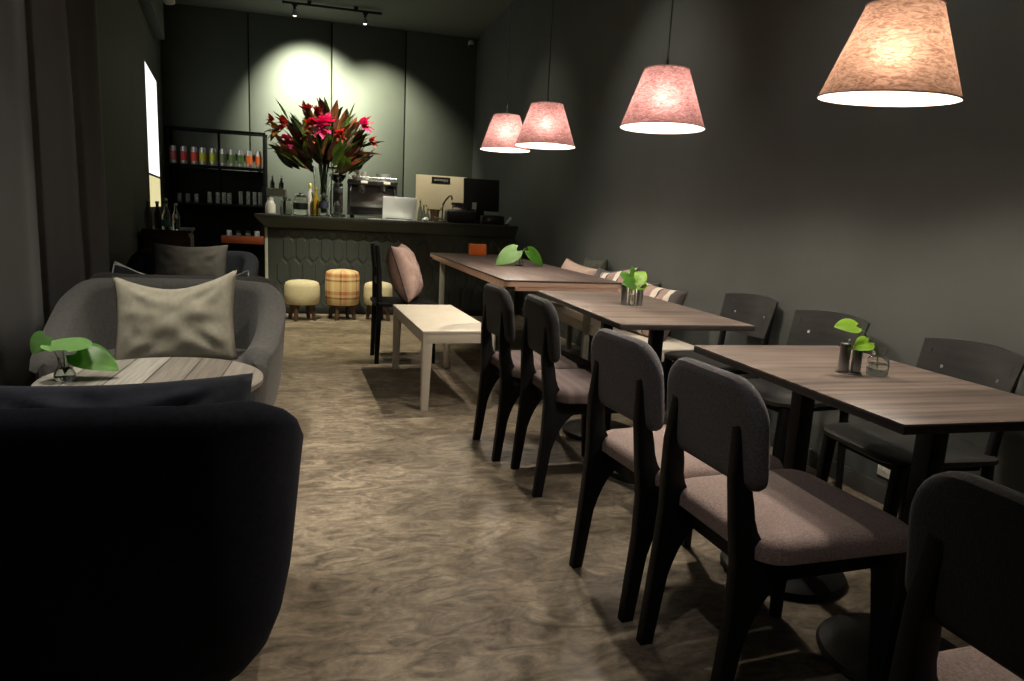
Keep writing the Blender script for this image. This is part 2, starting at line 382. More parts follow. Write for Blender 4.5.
# ------------------------------------------------------------------ room shell
H = 3.82
WX = lambda y: 2.335 - (y - 2.4) * 0.028          # inner face of the right wall
def build_room():
    b = B(); box(b, (0.2, 4.5, -0.05), (7, 14, 0.1)); struct('floor', b, 'floor')
    b = B(); box(b, (0.2, 4.5, H + 0.05), (7, 14, 0.1)); struct('ceiling', b, 'ceiling')
    b = B(); y0, y1 = -2.0, 11.15
    loft(b, [[(WX(y0), y0, -0.02), (WX(y0) + .15, y0, -0.02), (WX(y0) + .15, y0, H + .02), (WX(y0), y0, H + .02)],
             [(WX(y1), y1, -0.02), (WX(y1) + .15, y1, -0.02), (WX(y1) + .15, y1, H + .02), (WX(y1), y1, H + .02)]])
    struct('wall_right', b, 'wall')
    b = B()
    loft(b, [[(WX(y) - .012, y, 0), (WX(y) + .01, y, 0), (WX(y) + .01, y, .085), (WX(y) - .008, y, .085), (WX(y) - .012, y, .078)] for y in (y0, 11.0)])
    struct('baseboard_right', b, 'baseboard')
    # back wall of tall painted panels with dark grooves between them
    xs = [-2.6, -1.205, -0.056, 1.02, 2.3]
    b = B()
    box(b, (-0.1, 11.11, H / 2), (5.6, 0.1, H + .04))
    for xa, xb in zip(xs, xs[1:]):
        box(b, ((xa + xb) / 2, 11.04, H / 2), (xb - xa - 0.022, 0.05, H - 0.002), 0.004)
    struct('wall_back', b, 'backwall')
    b = B()
    for x in xs[1:-1]: box(b, (x, 11.05, H / 2), (0.021, 0.03, H - .01))
    struct('trim_1', b, 'groove')
    b = B(); box(b, (0.2, -2.05, H / 2), (7, 0.1, H)); struct('wall_front', b, 'wall')
    # left wall: straight behind the curtain, then set back and running to the far corner
    A = [(-1.72, -2.0), (-1.72, 6.62), (-2.358, 11.1)]
    b = B()
    loft(b, [[(x, y, -.02), (x - .15, y - .02, -.02), (x - .15, y - .02, H), (x, y, H)] for x, y in A])
    struct('wall_left', b, 'wall')
    # bulkhead under the ceiling along the left wall
    b = B()
    loft(b, [[(x - .05, y, 3.13), (x + .12, y, 3.13), (x + .12, y, H), (x - .05, y, H)] for x, y in ((-1.717, 6.6), (-2.202, 10.0))])
    struct('trim_2', b, 'wall')
    # lit window in the left wall
    d = Vector((-2.23 + 2.002, 10.2 - 8.6, 0)).normalized(); nrm = Vector((d.y, -d.x, 0))
    p0 = Vector((-2.002, 8.6, 0)); L = 1.42
    def wp(s, off, z):
        p = p0 + d * s + nrm * off; return (p.x, p.y, z)
    def slab(bm, s0, s1, o0, o1, z0, z1):
        loft(bm, [[wp(s, o0, z0), wp(s, o1, z0), wp(s, o1, z1), wp(s, o0, z1)] for s in (s0, s1)])
    b = B()
    for s0, s1, z0, z1 in ((-.012, L + .012, 1.058, 1.07), (-.012, L + .012, 2.62, 2.632), (-.012, 0, 1.058, 2.632), (L, L + .012, 1.058, 2.632), (0, L, 1.42, 1.445)):
        slab(b, s0, s1, -.04, .006, z0, z1)
    w = struct('window_1', b, 'baseboard')
    b = B(); slab(b, 0, L, -.03, .004, 1.445, 2.62); obj('window_pane', b, 'lit_pane', w)
    b = B(); slab(b, 0, L, -.03, .004, 1.07, 1.42); obj('window_pane', b, 'lit_pane_warm', w)

def build_curtain():
    t = thing('curtain', 'charcoal floor-length curtain hanging along the left wall', 'curtain', (-1.36, 0, 0))
    b = B(); secs = []
    N = 300; y0, y1 = -1.2, 4.9
    for k in range(2):
        secs.append([])
    for z in (0.015, 0.6, 1.6, 2.6, 3.7):
        row = []
        for i in range(N + 1):
            y = y0 + (y1 - y0) * i / N
            w = 0.5 + 0.5 * noise.noise(Vector((y * .9, 3.1, 0)))
            ph = y * 2 * PI / 0.5 + 1.4 * noise.noise(Vector((y * 1.3, z * .25, 5)))
            x = (0.028 + 0.022 * w) * math.sin(ph) + 0.01 * math.sin(2.3 * ph)
            row.append((x, y, z))
        secs.append(row)
    secs = [s for s in secs if s]
    loft(b, secs, closed=False, cap=False)
    o = obj('drape', b, 'curtain', t, ang=80)
    s = o.modifiers.new('thick', 'SOLIDIFY'); s.thickness = 0.006
    b = B(); tube(b, [(0, y0 - .1, 3.73), (0, y1 + .05, 3.73)], 0.018, 10); obj('curtain_rod', b, 'track', t)

# ------------------------------------------------------------------ chairs
def rear_leg_bm(s):
    """side-on outline of a rear leg that widens into a gusset at the seat and tapers to a point behind the back"""
    y = 0.165 * s
    poly = [(-0.265, 0.0), (-0.228, 0.0)]
    poly += bez((-0.20, 0.2), (-0.165, 0.33), (-0.10, 0.36), 6)
    poly += [(-0.10, 0.42)]
    poly += bez((-0.10, 0.425), (-0.19, 0.43), (-0.195, 0.54), 6)
    poly += [(-0.215, 0.64), (-0.232, 0.735), (-0.243, 0.735), (-0.252, 0.6), (-0.245, 0.48), (-0.238, 0.40), (-0.243, 0.26)]
    b = B(); prism(b, poly, y - 0.017, y + 0.017, 'y', 0.005)
    for v in b.verts:
        if v.co.z > .34: v.co.y -= s * (v.co.z - .34) * .1      # the posts lean in towards each other behind the back
    return b

def front_leg_bm(s):
    b = B(); y = 0.175 * s
    secs = []
    for z, w, dx in ((0.0, 0.015, 0.215), (0.2, 0.019, 0.207), (0.33, 0.024, 0.198), (0.405, 0.032, 0.19)):
        secs.append([(dx + p[0], y + p[1] + .012 * s * (1 - z / .4), z) for p in rrect(2 * w, 2 * w * .9, w * .35, 3)])
    loft(b, secs); return b

def slab_seat(w, d, t, z, r=0.07, front=0.02, n=3):
    """rounded upholstered pad: stacked rounded outlines"""
    b = B(); secs = []
    prof = [(0.0, 0.012), (0.12, 0.0), (0.55, 0.0), (0.8, 0.008), (0.93, 0.022), (1.0, 0.05)]
    for k, ins in prof:
        secs.append([(p[0], p[1] * (1 + 0.06 * p[0] / d), z + t * k) for p in rrect(d - 2 * ins, w - 2 * ins, max(0.02, r - ins * .6), 6)])
    loft(b, secs); return b

def make_dining_chair(label, seatm, backm):
    t = thing('dining_chair', label, 'chair', group='upholstered chairs along the aisle')
    for s in (-1, 1):
        obj('leg', rear_leg_bm(s), 'black_wood', t)
        obj('leg', front_leg_bm(s), 'black_wood', t)
    b = B()
    for s in (-1, 1): box(b, (0.03, 0.17 * s, 0.382), (0.36, 0.022, 0.055), 0.006)
    box(b, (0.195, 0, 0.382), (0.022, 0.34, 0.055), 0.006); box(b, (-0.16, 0, 0.385), (0.022, 0.32, 0.05), 0.006)
    box(b, (0.02, 0, 0.405), (0.36, 0.35, 0.012))
    obj('seat_frame', b, 'black_wood', t)
    obj('seat', slab_seat(0.44, 0.46, 0.062, 0.408), seatm, t, loc=(0.035, 0, 0))
    # upholstered back, gently curved, big radius at the upper corners
    b = B(); W, Z0, Z1 = 0.385, 0.575, 0.828
    def outline(ins):
        w, z0, z1 = W / 2 - ins, Z0 + ins, Z1 - ins
        R, q = 0.10 - ins * .7, 0.035
        o = []
        for cx, cz, r, a0 in ((w - R, z1 - R, R, 0), (-w + R, z1 - R, R, 90), (-w + q, z0 + q, q, 180), (w - q, z0 + q, q, 270)):
            for i in range(8):
                a = rad(a0 + 90 * i / 7); o.append((cx + r * math.cos(a), cz + r * math.sin(a)))
        return o
    secs = []
    for off, ins in ((-0.0245, 0.06), (-0.024, 0.035), (-0.0225, 0.018), (-0.018, 0.007), (-0.009, 0.001), (0.0, 0.0), (0.010, 0.002), (0.019, 0.010), (0.024, 0.03), (0.025, 0.06)):
        sec = []
        for y, z in outline(ins):
            lean = -0.205 - 0.11 * (z - 0.55)
            sec.append((lean - 0.25 * y * y * -1.6 * 0.6 + off, y, z))
        secs.append(sec)
    loft(b, secs); obj('backrest', b, backm, t)
    return t

def make_wall_chair(label):
    """dark moulded wood chair: flat rounded seat and a curved back board with two pale screws"""
    t = thing('wooden_chair', label, 'chair', group='dark wooden chairs along the right wall')
    for s in (-1, 1):
        b = B(); secs = []
        for z, x, w in ((0, -0.2, 0.014), (0.42, -0.165, 0.018), (0.6, -0.185, 0.016), (0.75, -0.215, 0.012)):
            secs.append([(x + p[0], 0.172 * s + p[1], z) for p in rrect(2 * w, 1.6 * w, w * .5, 3)])
        loft(b, secs); obj('leg', b, 'black_wood', t)
        b = B(); secs = []
        for z, x, w in ((0, 0.205, 0.013), (0.30, 0.19, 0.019), (0.422, 0.18, 0.02)):
            secs.append([(x + p[0], 0.172 * s + p[1], z) for p in rrect(2 * w, 2 * w, w * .5, 3)])
        loft(b, secs); obj('leg', b, 'black_wood', t)
    b = B()
    secs = []
    for z, ins in ((0.424, 0.012), (0.43, 0.0), (0.445, 0.0), (0.452, 0.012)):
        sec = []
        for x, y in rrect(0.43 - 2 * ins, 0.43 - 2 * ins, 0.09, 8):
            sec.append((x + (0.03 * (1 - (y / .215) ** 2) if x > 0 else 0), y, z))
        secs.append(sec)
    loft(b, secs); obj('seat', b, 'wall_chair', t)
    b = B(); secs = []; N = 16
    for i in range(N + 1):
        u = -1 + 2 * i / N; y = 0.205 * u
        x0 = -0.205 + 0.045 * u * u          # curved round the sitter
        top = 0.80 - 0.018 * u * u; bot = 0.575 + 0.012 * u * u
        wtop = 1.0; lean = 0.05
        secs.append([(x0 - .0, y * .94, bot), (x0 + .011, y * .94, bot), (x0 + .011 - lean, y, top), (x0 - lean, y, top)])
    loft(b, secs); bk = obj('backrest', b, 'wall_chair', t, ang=50)
    for s in (-1, 1):
        b = B(); lathe(b, [(0, -.002), (.008, -.002), (.008, .002), (.005, .004), (0, .004)], 12, (-0.205 + .045 * .33 + .009 - .026, 0.118 * s, 0.69), Matrix.Rotation(PI / 2 - .2, 4, 'Y'))
        obj('screw', b, 'steel', bk)
    b = B(); box(b, (0, 0, .4), (.33, .3, .03), .006)
    obj('seat_frame', b, 'black_wood', t)
    return t

def build_chairs():
    a = make_dining_chair('taupe-seated chair at the near table, its seat lit by the pink lamp', 'tweed_seat', 'tweed')
    def at_rear_far(ch, x, y, deg):
        """stand the chair so that its far rear foot is at x, y"""
        r = rad(deg); lx, ly = -0.246, 0.165
        ch.location = (x - (lx * math.cos(r) - ly * math.sin(r)), y - (lx * math.sin(r) + ly * math.cos(r)), 0)
        ch.rotation_euler = (0, 0, r)
    at_rear_far(a, 0.846, 1.60, 4)
    c = dup(a, (0, 0, 0), 0, 'grey-backed chair with a taupe seat, second along the near table from the camera'); at_rear_far(c, 0.797, 2.04, 7)
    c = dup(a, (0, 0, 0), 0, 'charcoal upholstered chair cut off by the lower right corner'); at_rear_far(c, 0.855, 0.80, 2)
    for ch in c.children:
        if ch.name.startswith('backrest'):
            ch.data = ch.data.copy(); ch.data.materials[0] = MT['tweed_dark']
    d = make_dining_chair('black-backed chair with dark striped seat, nearer of the two at the middle table', 'stripe_seat', 'tweed_dark')
    at_rear_far(d, 0.82, 2.96, 2)
    c = dup(d, (0, 0, 0), 0, 'black-backed chair with dark striped seat, beside the cream bench'); at_rear_far(c, 0.725, 3.40, 5)
    # wall side: they face the aisle
    w = make_wall_chair('dark wooden chair against the right wall behind the glass jar on the near table')
    w.location = (1.965, 1.915, 0); w.rotation_euler = (0, 0, PI - rad(2))
    dup(w, (1.99, 2.63, 0), PI + rad(9), 'dark wooden chair against the right wall behind the lime green leaf')
    dup(w, (2.03, 3.33, 0), PI + rad(8), 'dark wooden chair against the right wall beyond the middle table, nearest the striped cushions')

def build_pillow_chair():
    t = thing('side_chair', 'slim black wooden chair beside the far table holding a pink cushion', 'chair', (0.52, 5.43, 0), rad(3))
    for s in (-1, 1):
        b = B(); secs = []
        for z, x, w in ((0, -0.215, 0.015), (0.45, -0.2, 0.019), (0.7, -0.205, 0.017), (0.9, -0.225, 0.014)):
            secs.append([(x + p[0], 0.16 * s + p[1], z) for p in rrect(2.2 * w, 1.8 * w, w * .5, 3)])
        loft(b, secs); obj('leg', b, 'black_wood', t)
        b = B(); secs = []
        for z, x, w in ((0, 0.225, 0.013), (0.44, 0.205, 0.018)):
            secs.append([(x + p[0], 0.17 * s + p[1], z) for p in rrect(2 * w, 2 * w, w * .5, 3)])
        loft(b, secs); obj('leg', b, 'black_wood', t)
    b = B(); prism(b, rrect(0.47, 0.42, 0.04), 0.445, 0.475, 'z', 0.008); obj('seat', b, 'black_wood', t)
    b = B(); box(b, (-0.205, 0, 0.80), (0.02, 0.32, 0.16), 0.006, Matrix.Rotation(-.09, 4, 'Y')); box(b, (-0.2, 0, 0.62), (0.018, 0.31, 0.05), 0.005)
    obj('backrest', b, 'black_wood', t)
    p = pillow('cushion', 0.43, 0.45, 0.23, 'cushion_pink', ear=0.06, dip=0.02, seed=4, piping='piping')
    p.location = (0.52 + 0.01, 5.43, 0.475 + 0.215); p.rotation_euler = (rad(-19), 0, rad(74))
    tag(p, 'dusty pink piped cushion leaning on the slim black chair', 'cushion')

# ------------------------------------------------------------------ cushions
def pillow(name, w, h, t, m, ear=0.06, dip=0.0, seed=1, piping=None, N=28, wr=0.012, side=0.0):
    """upright cushion in the local xz plane, front towards -y; centre at origin"""
    b = B(); sd = Vector((seed * 7.3, seed * 3.1, 0))
    def edge(u, v):
        # pull the sides in between the corners so that the corners stand out as ears
        x = u * (w / 2) * (1 - ear * (1 - v * v) * 1.0); z = v * (h / 2) * (1 - ear * (1 - u * u))
        if v > 0: z -= dip * h * v * max(0, 1 - abs(u + .05) ** 1.7)
        x += side * z
        return x, z
    def th(u, v):
        a = max(0.0, (1 - u * u)) ** 0.5; c = max(0.0, (1 - v * v)) ** 0.5
        return t / 2 * (a * c) ** 0.8
    V = {}
    def vert(i, j, sgn):
        u = -1 + 2 * i / N; v = -1 + 2 * j / N
        rim = i in (0, N) or j in (0, N)
        k = (i, j, 0 if rim else sgn)
        if k not in V:
            x, z = edge(u, v); y = 0 if rim else sgn * th(u, v)
            if not rim:
                f = 0.8 * noise.noise(Vector((x * 10, z * 10, sgn * 3)) + sd) + 0.6 * noise.noise(Vector((x * 26, z * 18, sgn)) + sd)
                rays = math.sin(9 * math.atan2(v, u) + 3 * noise.noise(Vector((u, v, seed)))) * min(1, (u * u + v * v)) * .7
                for cu, cv in ((-1, -1), (1, -1), (-1, 1), (1, 1)):
                    dd = math.hypot(u - cu, v - cv); an = math.atan2(v - cv, u - cu)
                    f += 1.1 * math.sin(11 * an + seed + cu * 2 + cv) * math.exp(-(dd / .75) ** 2) * min(1, (dd * 1.5) ** 2)
                crease = -2.2 * math.exp(-((u - .06 - .1 * v) / .07) ** 2) * max(0, v + .1) if dip > 0.08 else 0
                y += sgn * wr * (f + rays * .5 + crease) * min(1, 3 * min(1 - abs(u), 1 - abs(v)))
            V[k] = b.verts.new((x, y, z))
        return V[k]
    for sgn in (-1, 1):
        for i in range(N):
            for j in range(N):
                q = [vert(i, j, sgn), vert(i + 1, j, sgn), vert(i + 1, j + 1, sgn), vert(i, j + 1, sgn)]
                b.faces.new(q if sgn < 0 else q[::-1])
    o = obj(name, b, m, ang=180)
    if piping:
        pts = []
        for i in range(N): pts.append((*[edge(-1 + 2 * i / N, -1)[0], 0], edge(-1 + 2 * i / N, -1)[1]))
        for j in range(N): x, z = edge(1, -1 + 2 * j / N); pts.append((x, 0, z))
        for i in range(N, 0, -1): x, z = edge(-1 + 2 * i / N, 1); pts.append((x, 0, z))
        for j in range(N, -1, -1): x, z = edge(-1, -1 + 2 * j / N); pts.append((x, 0, z))
        bb = B(); tube(bb, pts, 0.005, 6); obj('piping', bb, piping, o)
    return o

# ------------------------------------------------------------------ tub sofas
def make_sofa(label, m, W=1.02, D=0.76, HT=0.76, R=0.32, us=0.35):
    t = thing('tub_armchair', label, 'armchair', group='wide tub armchairs on the left side')
    # outer outline, front right -> round the back (at -y) -> front left
    pts = []
    yb, yf = -D / 2, D / 2
    def arm_x(y): return W / 2 - 0.05 * max(0, (y + .05) / (yf + .05)) ** 2
    for i in range(13):
        y = yf + (yb + R - yf) * i / 12; pts.append((arm_x(y), y))
    for i in range(1, 11):
        a = rad(90 * i / 11); pts.append((W / 2 - R + R * math.cos(a), yb + R - R * math.sin(a)))
    for i in range(9):
        x = (W / 2 - R) * (1 - 2 * i / 8); pts.append((x, yb))
    pts += [(-x, y) for x, y in reversed(pts[:23])]
    n = len(pts); secs = []
    for k, (x, y) in enumerate(pts):
        a = Vector(pts[max(0, k - 1)]); c = Vector(pts[min(n - 1, k + 1)])
        d = (c - a).normalized(); nin = Vector((d.y, -d.x))
        if nin.dot(Vector((0, 0.15)) - Vector((x, y))) < 0: nin = -nin
        u = (y - (yb + R * us)) / (yf - yb - R * us)        # 0 at the back, 1 at the arm front
        top = HT if u <= 0 else HT - (HT - 0.52) * (3 * u * u - 2 * u ** 3) ** 0.7
        if k in (0, n - 1): top -= 0.035
        T = 0.125
        prof = [(0.17, 0.035), (0.12, 0.06), (0.075, 0.12), (0.045, 0.2), (0.026, 0.3), (0.012, 0.45), (0.0, top - 0.045), (0.008, top - 0.022), (0.028, top - 0.006), (T / 2, top),
                (T - .03, top - .006), (T - .008, top - .022), (T, top - .05), (T + .015, 0.30), (0.2, 0.05)]
        sh = 0.0
        if k in (0, n - 1): sh = 0.02
        secs.append([(x + nin.x * max(o, 0) * (1 if not sh else (0.75 if o > .06 else 1.6)) , y + nin.y * o + (-.0), z) for o, z in prof])
    # rounded arm fronts: one extra, smaller section ahead of each end
    def shrink(sec, dy):
        cx = sum(p[0] for p in sec) / len(sec); cz = sum(p[2] for p in sec) / len(sec)
        return [(cx + (p[0] - cx) * .55, p[1] + dy, cz + (p[2] - cz) * .93) for p in sec]
    secs = [shrink(secs[0], .022)] + secs + [shrink(secs[-1], .022)]
    b = B(); loft(b, secs); obj('shell', b, m, t, ang=70)
    b = B(); s2 = []
    for z, ins in ((0.06, .12), (0.08, .08), (0.2, .05), (0.29, .05), (0.3, .06)):
        s2.append([(px, py + .06, z) for px, py in rrect(W - .18 - ins, D - .12 - ins, 0.12, 6)])
    loft(b, s2); obj('seat_base', b, m, t, ang=60)
    b = B(); s2 = []
    for z, ins in ((0.3, .03), (0.315, .005), (0.35, 0), (0.39, .005), (0.415, .03), (0.425, .08)):
        s2.append([(px, py + .06, z) for px, py in rrect(W - .26 - 2 * ins, D - .14 - 2 * ins, 0.1, 6)])
    loft(b, s2); obj('seat_cushion', b, m, t, ang=60)
    for sx in (-1, 1):
        for y in (-.16, .24):
            b = B(); lathe(b, [(0, 0), (.018, 0), (.026, .07), (0, .07)], 12, (sx * .3, y, 0)); obj('leg', b, 'black_wood', t)
    return t

def build_lounge():
    s = make_sofa('nearest black tub armchair, seen from behind at lower left', 'sofa_navy', HT=0.742, R=0.22, us=0.25)
    s.location = (-0.585, 1.40 + .38, 0)
    g = make_sofa('charcoal tub armchair facing the camera behind the small round table', 'sofa')
    g.location = (-0.745, 3.9 - .38, 0); g.rotation_euler = (0, 0, PI)
    dup(g, (-0.80, 3.945 + .38, 0), 0, 'charcoal tub armchair back to back with the one holding the sage cushion')
    dup(s, (-1.15, 6.6 - .38, 0), PI, 'dark tub armchair in shade farthest back, before the bottle cabinet')  # the shade on this armchair is put into its near-black cloth
    c = pillow('cushion', 0.535, 0.44, 0.18, 'cushion_sage', ear=0.07, dip=0.15, seed=3, wr=0.013, side=0.04)
    c.location = (-0.715, 3.47, 0.425 + 0.185); c.rotation_euler = (rad(-16), rad(-3.5), rad(2))
    tag(c, 'large crumpled sage grey cushion standing in the charcoal armchair', 'cushion')
    c = pillow('cushion', 0.60, 0.34, 0.15, 'cushion_navy', ear=0.04, dip=0.02, seed=8, wr=0.016)
    c.location = (-0.49, 1.73, 0.425 + 0.141); c.rotation_euler = (rad(24), rad(3), PI + rad(-2))
    tag(c, 'navy cushion peeking over the back of the nearest black armchair', 'cushion')
    c = pillow('cushion', 0.58, 0.42, 0.16, 'cushion_dark', ear=0.05, dip=0.05, seed=5)
    c.location = (-1.16, 6.22, 0.425 + 0.18); c.rotation_euler = (rad(-14), 0, 0)
    tag(c, 'dark grey cushion in the farthest armchair near the bottles', 'cushion')
    c = pillow('cushion', 0.42, 0.42, 0.14, 'cushion_bw', ear=0.06, dip=0.05, seed=6, piping='piping_white')
    c.location = (-1.03, 4.22, 0.425 + 0.128); c.rotation_euler = (rad(16), rad(-14), PI)
    tag(c, 'black and white cushion poking up behind the charcoal armchair, left one', 'cushion')
    c = pillow('cushion', 0.40, 0.40, 0.14, 'cushion_dark', ear=0.06, dip=0.09, seed=9, piping='piping_white')
    c.location = (-0.66, 4.20, 0.425 + 0.137); c.rotation_euler = (rad(16), rad(7), PI)
    tag(c, 'dark white-piped cushion whose corner shows just above the sage cushion', 'cushion')
    # round tables
    t = thing('round_table', 'small round wooden table with a leafy sprig between the two nearest armchairs', 'table', (-0.597, 2.53, 0))
    b = B(); lathe(b, [(0, .525), (.345, .525), (.352, .53), (.352, .545), (.347, .55), (0, .55)], 64); obj('tabletop', b, 'round_wood', t)
    b = B(); lathe(b, [(0.03, .03), (.026, .1), (.026, .5), (.06, .525)], 20); obj('column', b, 'iron', t)
    b = B(); lathe(b, [(0, 0), (.19, 0), (.195, .008), (.18, .018), (.05, .034), (0, .036)], 36); obj('base', b, 'iron', t)

# ------------------------------------------------------------------ leaves and small plants
def leaf_bm(b, L, W, M, fold=0.25, bend=0.3, heart=True, n=10):
    """leaf from base at origin along +x, face up +z; M places it"""
    t = bmesh.new(); rows = []
    for i in range(n + 1):
        s = i / n
        if heart: wd = W / 2 * (math.sin(PI * min(1, s ** 0.62)) ** 0.75) * (1.0 if s > .02 else .35)
        else: wd = W / 2 * math.sin(PI * s ** 0.8) ** 0.9
        if i == n: wd = 0.0006
        if i == 0: wd = 0.35 * W / 2 if heart else 0.0008
        x = L * s; z0 = -bend * L * s * s
        row = []
        for k in range(-3, 4):
            y = wd * k / 3
            xx = x - (0.16 * L * (abs(k) / 3) ** 2 * (1 - s) ** 2 if heart else 0)
            row.append(t.verts.new((xx, y, z0 + fold * abs(y) - .6 * fold * y * y / (W / 2))))
        rows.append(row)
    for q, w in zip(rows, rows[1:]):
        for k in range(6): t.faces.new((q[k], q[k + 1], w[k + 1], w[k]))
    r = bmesh.ops.solidify(t, geom=list(t.faces), thickness=0.0008)
    _merge(b, t, M)

def orient(p, yaw, pitch, roll=0):
    return Matrix.Translation(p) @ Matrix.Rotation(yaw, 4, 'Z') @ Matrix.Rotation(-pitch, 4, 'Y') @ Matrix.Rotation(roll, 4, 'X')

def glass_vessel(name, r, h, loc, label, cat, prof=None, water=0.5, group=None):
    t = thing(name, label, cat, loc, group=group)
    prof = prof or [(r * .95, 0), (r, .004), (r, h)]
    w = 0.0025
    out = [(0, 0)] + prof
    inn = [(max(0.001, q - w), max(z, .005)) for q, z in reversed(prof)] + [(0, .005)]
    b = B(); lathe(b, out + inn, 28); obj('glass_body', b, 'glass', t)
    if water:
        zt = h * water; pr = []
        for q, z in prof:
            if z <= zt: pr.append((max(.001, q - w - .0006), max(z, .0058)))
        # radius at the water line
        rr = prof[-1][0]
        for (q0, z0), (q1, z1) in zip(prof, prof[1:]):
            if z0 <= zt <= z1 and z1 > z0: rr = q0 + (q1 - q0) * (zt - z0) / (z1 - z0)
        b = B(); lathe(b, [(0, .0058)] + pr + [(rr - w - .0006, zt), (0, zt)], 28); obj('water', b, 'water', t)
    return t

def sprig(name, label, loc, leaves, m_leaf, stems, group=None):
    t = thing(name, label, 'plant', loc, group=group)
    b = B()
    for pts, r in stems: tube(b, pts, r, 6)
    obj('stem', b, 'stem', t)
    for k, (p, yaw, pitch, roll, L, W, fold, bend) in enumerate(leaves):
        mm = m_leaf[k] if isinstance(m_leaf, list) else m_leaf
        b = B(); leaf_bm(b, L, W, orient(p, rad(yaw), rad(pitch), rad(roll)), fold, bend)
        obj('leaf', b, mm, t, ang=60)
    return t

def shaker(label, loc, h=0.082, r=0.0155, group='steel shakers on the near table'):
    t = thing('salt_shaker', label, 'shaker', loc, group=group)
    b = B(); lathe(b, [(0, 0), (r - .001, 0), (r, .001), (r, h - .012), (r - .0005, h - .011)], 24); obj('shaker_body', b, 'steel', t)
    b = B(); lathe(b, [(r - .0005, h - .011), (r, h - .0105), (r, h - .002), (r - .002, h), (0, h)], 24); obj('shaker_cap', b, 'dark_steel', t)
    return t

def build_table_settings():
    # round table: low glass with three big round leaves
    z = .55; c = (-0.862, 2.515, z)
    glass_vessel('glass_vase', .028, .075, c, 'small clear glass on the round wooden table holding a leafy sprig', 'vase',
                 [(.03, 0), (.033, .006), (.032, .02), (.02, .045), (.017, .062), (.02, .075)], .5)
    sprig('leaf_sprig', 'sprig of three broad green leaves standing in the glass on the round table', c,
          [((0.012, -.045, .108), 84, 13, 0, .12, .15, .12, .05), ((-.05, .0, .145), 195, -50, -55, .07, .072, .1, .15), ((.03, .02, .085), -12, -10, 28, .135, .125, .18, .3)],
          ['leaf_pale', 'leaf_pale', 'leaf'],
          [([(0, 0, .02), (.004, -.01, .07), (.012, -.042, .108)], .0022), ([(0, 0, .02), (-.02, 0, .08), (-.05, 0, .145)], .0016), ([(0, 0, .02), (.015, .01, .06), (.03, .02, .085)], .0016)])
    # near table
    z = .75
    t = thing('condiment_tray', 'flat steel tray under the shakers on the near table', 'tray', (1.476, 1.686, z))
    b = B(); lathe(b, [(0, 0), (.035, 0), (.037, .003), (.0345, .004), (0, .002)], 32); obj('tray_dish', b, 'dark_steel', t)
    shaker('taller steel shaker on the near table, left of its twin', (1.462, 1.695, z + .0035), .084)
    shaker('shorter steel shaker on the near table, between its twin and the jar', (1.494, 1.682, z + .0035), .077, .0145)
    glass_vessel('glass_jar', .028, .08, (1.546, 1.655, z), 'small clear glass jar beside the steel shakers on the near table', 'jar',
                 [(.027, 0), (.03, .004), (.031, .03), (.028, .048), (.018, .058), (.018, .064), (.021, .068), (.021, .08)], .42)
    sprig('leaf_sprig', 'two lime green leaves rising from the glass jar on the near table', (1.546, 1.655, z),
          [((-.088, .005, .142), 178, 2, -38, .07, .058, .25, .1), ((-.042, .0, .098), 196, -12, -40, .06, .052, .25, .2)], 'leaf_lime',
          [([(0, 0, .02), (-.005, 0, .075), (-.04, .003, .118), (-.088, .005, .142)], .0011), ([(0, 0, .02), (-.012, 0, .078), (-.042, 0, .098)], .0011)])
    # middle table
    cc = (1.445, 3.19, z)
    glass_vessel('glass_tumbler', .018, .10, cc, 'slim clear glass tumbler holding leaves on the middle table', 'glass', None, .5)
    for dx, dy, lb in ((-.04, .008, 'steel pepper shaker left of the glass on the middle table'), (.032, -.02, 'steel pepper shaker right of the glass on the middle table, nearer one'), (.05, .012, 'steel pepper shaker on the far right of the middle table group')):
        shaker(lb, (cc[0] + dx, cc[1] + dy, z), .10, .0145, 'steel shakers on the middle table')
    sprig('leaf_sprig', 'bunch of rounded bright green leaves in the glass on the middle table', cc,
          [((-.01, 0, .115), 186, 42, -50, .075, .085, .15, .2), ((.012, -.01, .12), 10, 48, 45, .075, .085, .15, .2), ((0, -.02, .11), 200, 8, -60, .07, .075, .2, .3), ((0, 0, .135), 60, 62, 60, .07, .08, .15, .2), ((.01, -.02, .105), -10, 5, 60, .06, .065, .2, .3)],
          ['leaf', 'leaf_lime', 'leaf', 'leaf', 'leaf_lime'], [([(0, 0, .02), (0, 0, .12)], .002), ([(.005, 0, .02), (-.01, 0, .1)], .002)])
    # far table
    z = .77; cc = (1.455, 5.45, z)
    glass_vessel('glass_vase', .03, .07, cc, 'little clear glass between two large leaves on the far table', 'vase', [(.03, 0), (.034, .006), (.032, .025), (.02, .05), (.022, .07)], .5)
    sprig('leaf_sprig', 'two large drooping green leaves in the glass on the far table', cc,
          [((-.025, 0, .125), 186, -32, -50, .21, .16, .2, .1), ((.07, 0, .125), -8, -36, 46, .18, .14, .2, .2)], ['leaf_pale', 'leaf'],
          [([(0, 0, .02), (-.005, 0, .08), (-.025, 0, .125)], .003), ([(0, 0, .02), (.015, 0, .09), (.04, 0, .145), (.07, 0, .125)], .003)])
    t = thing('napkin_box', 'bright orange box standing on the far end of the long table', 'box', (1.372, 6.78, z), rad(-6))
    b = B(); box(b, (0, 0, .055), (.17, .12, .11), .006); obj('box_body', b, 'orange', t)
    b = B(); box(b, (0, 0, .1105), (.1, .03, .003), .001); obj('slot', b, 'groove', t)

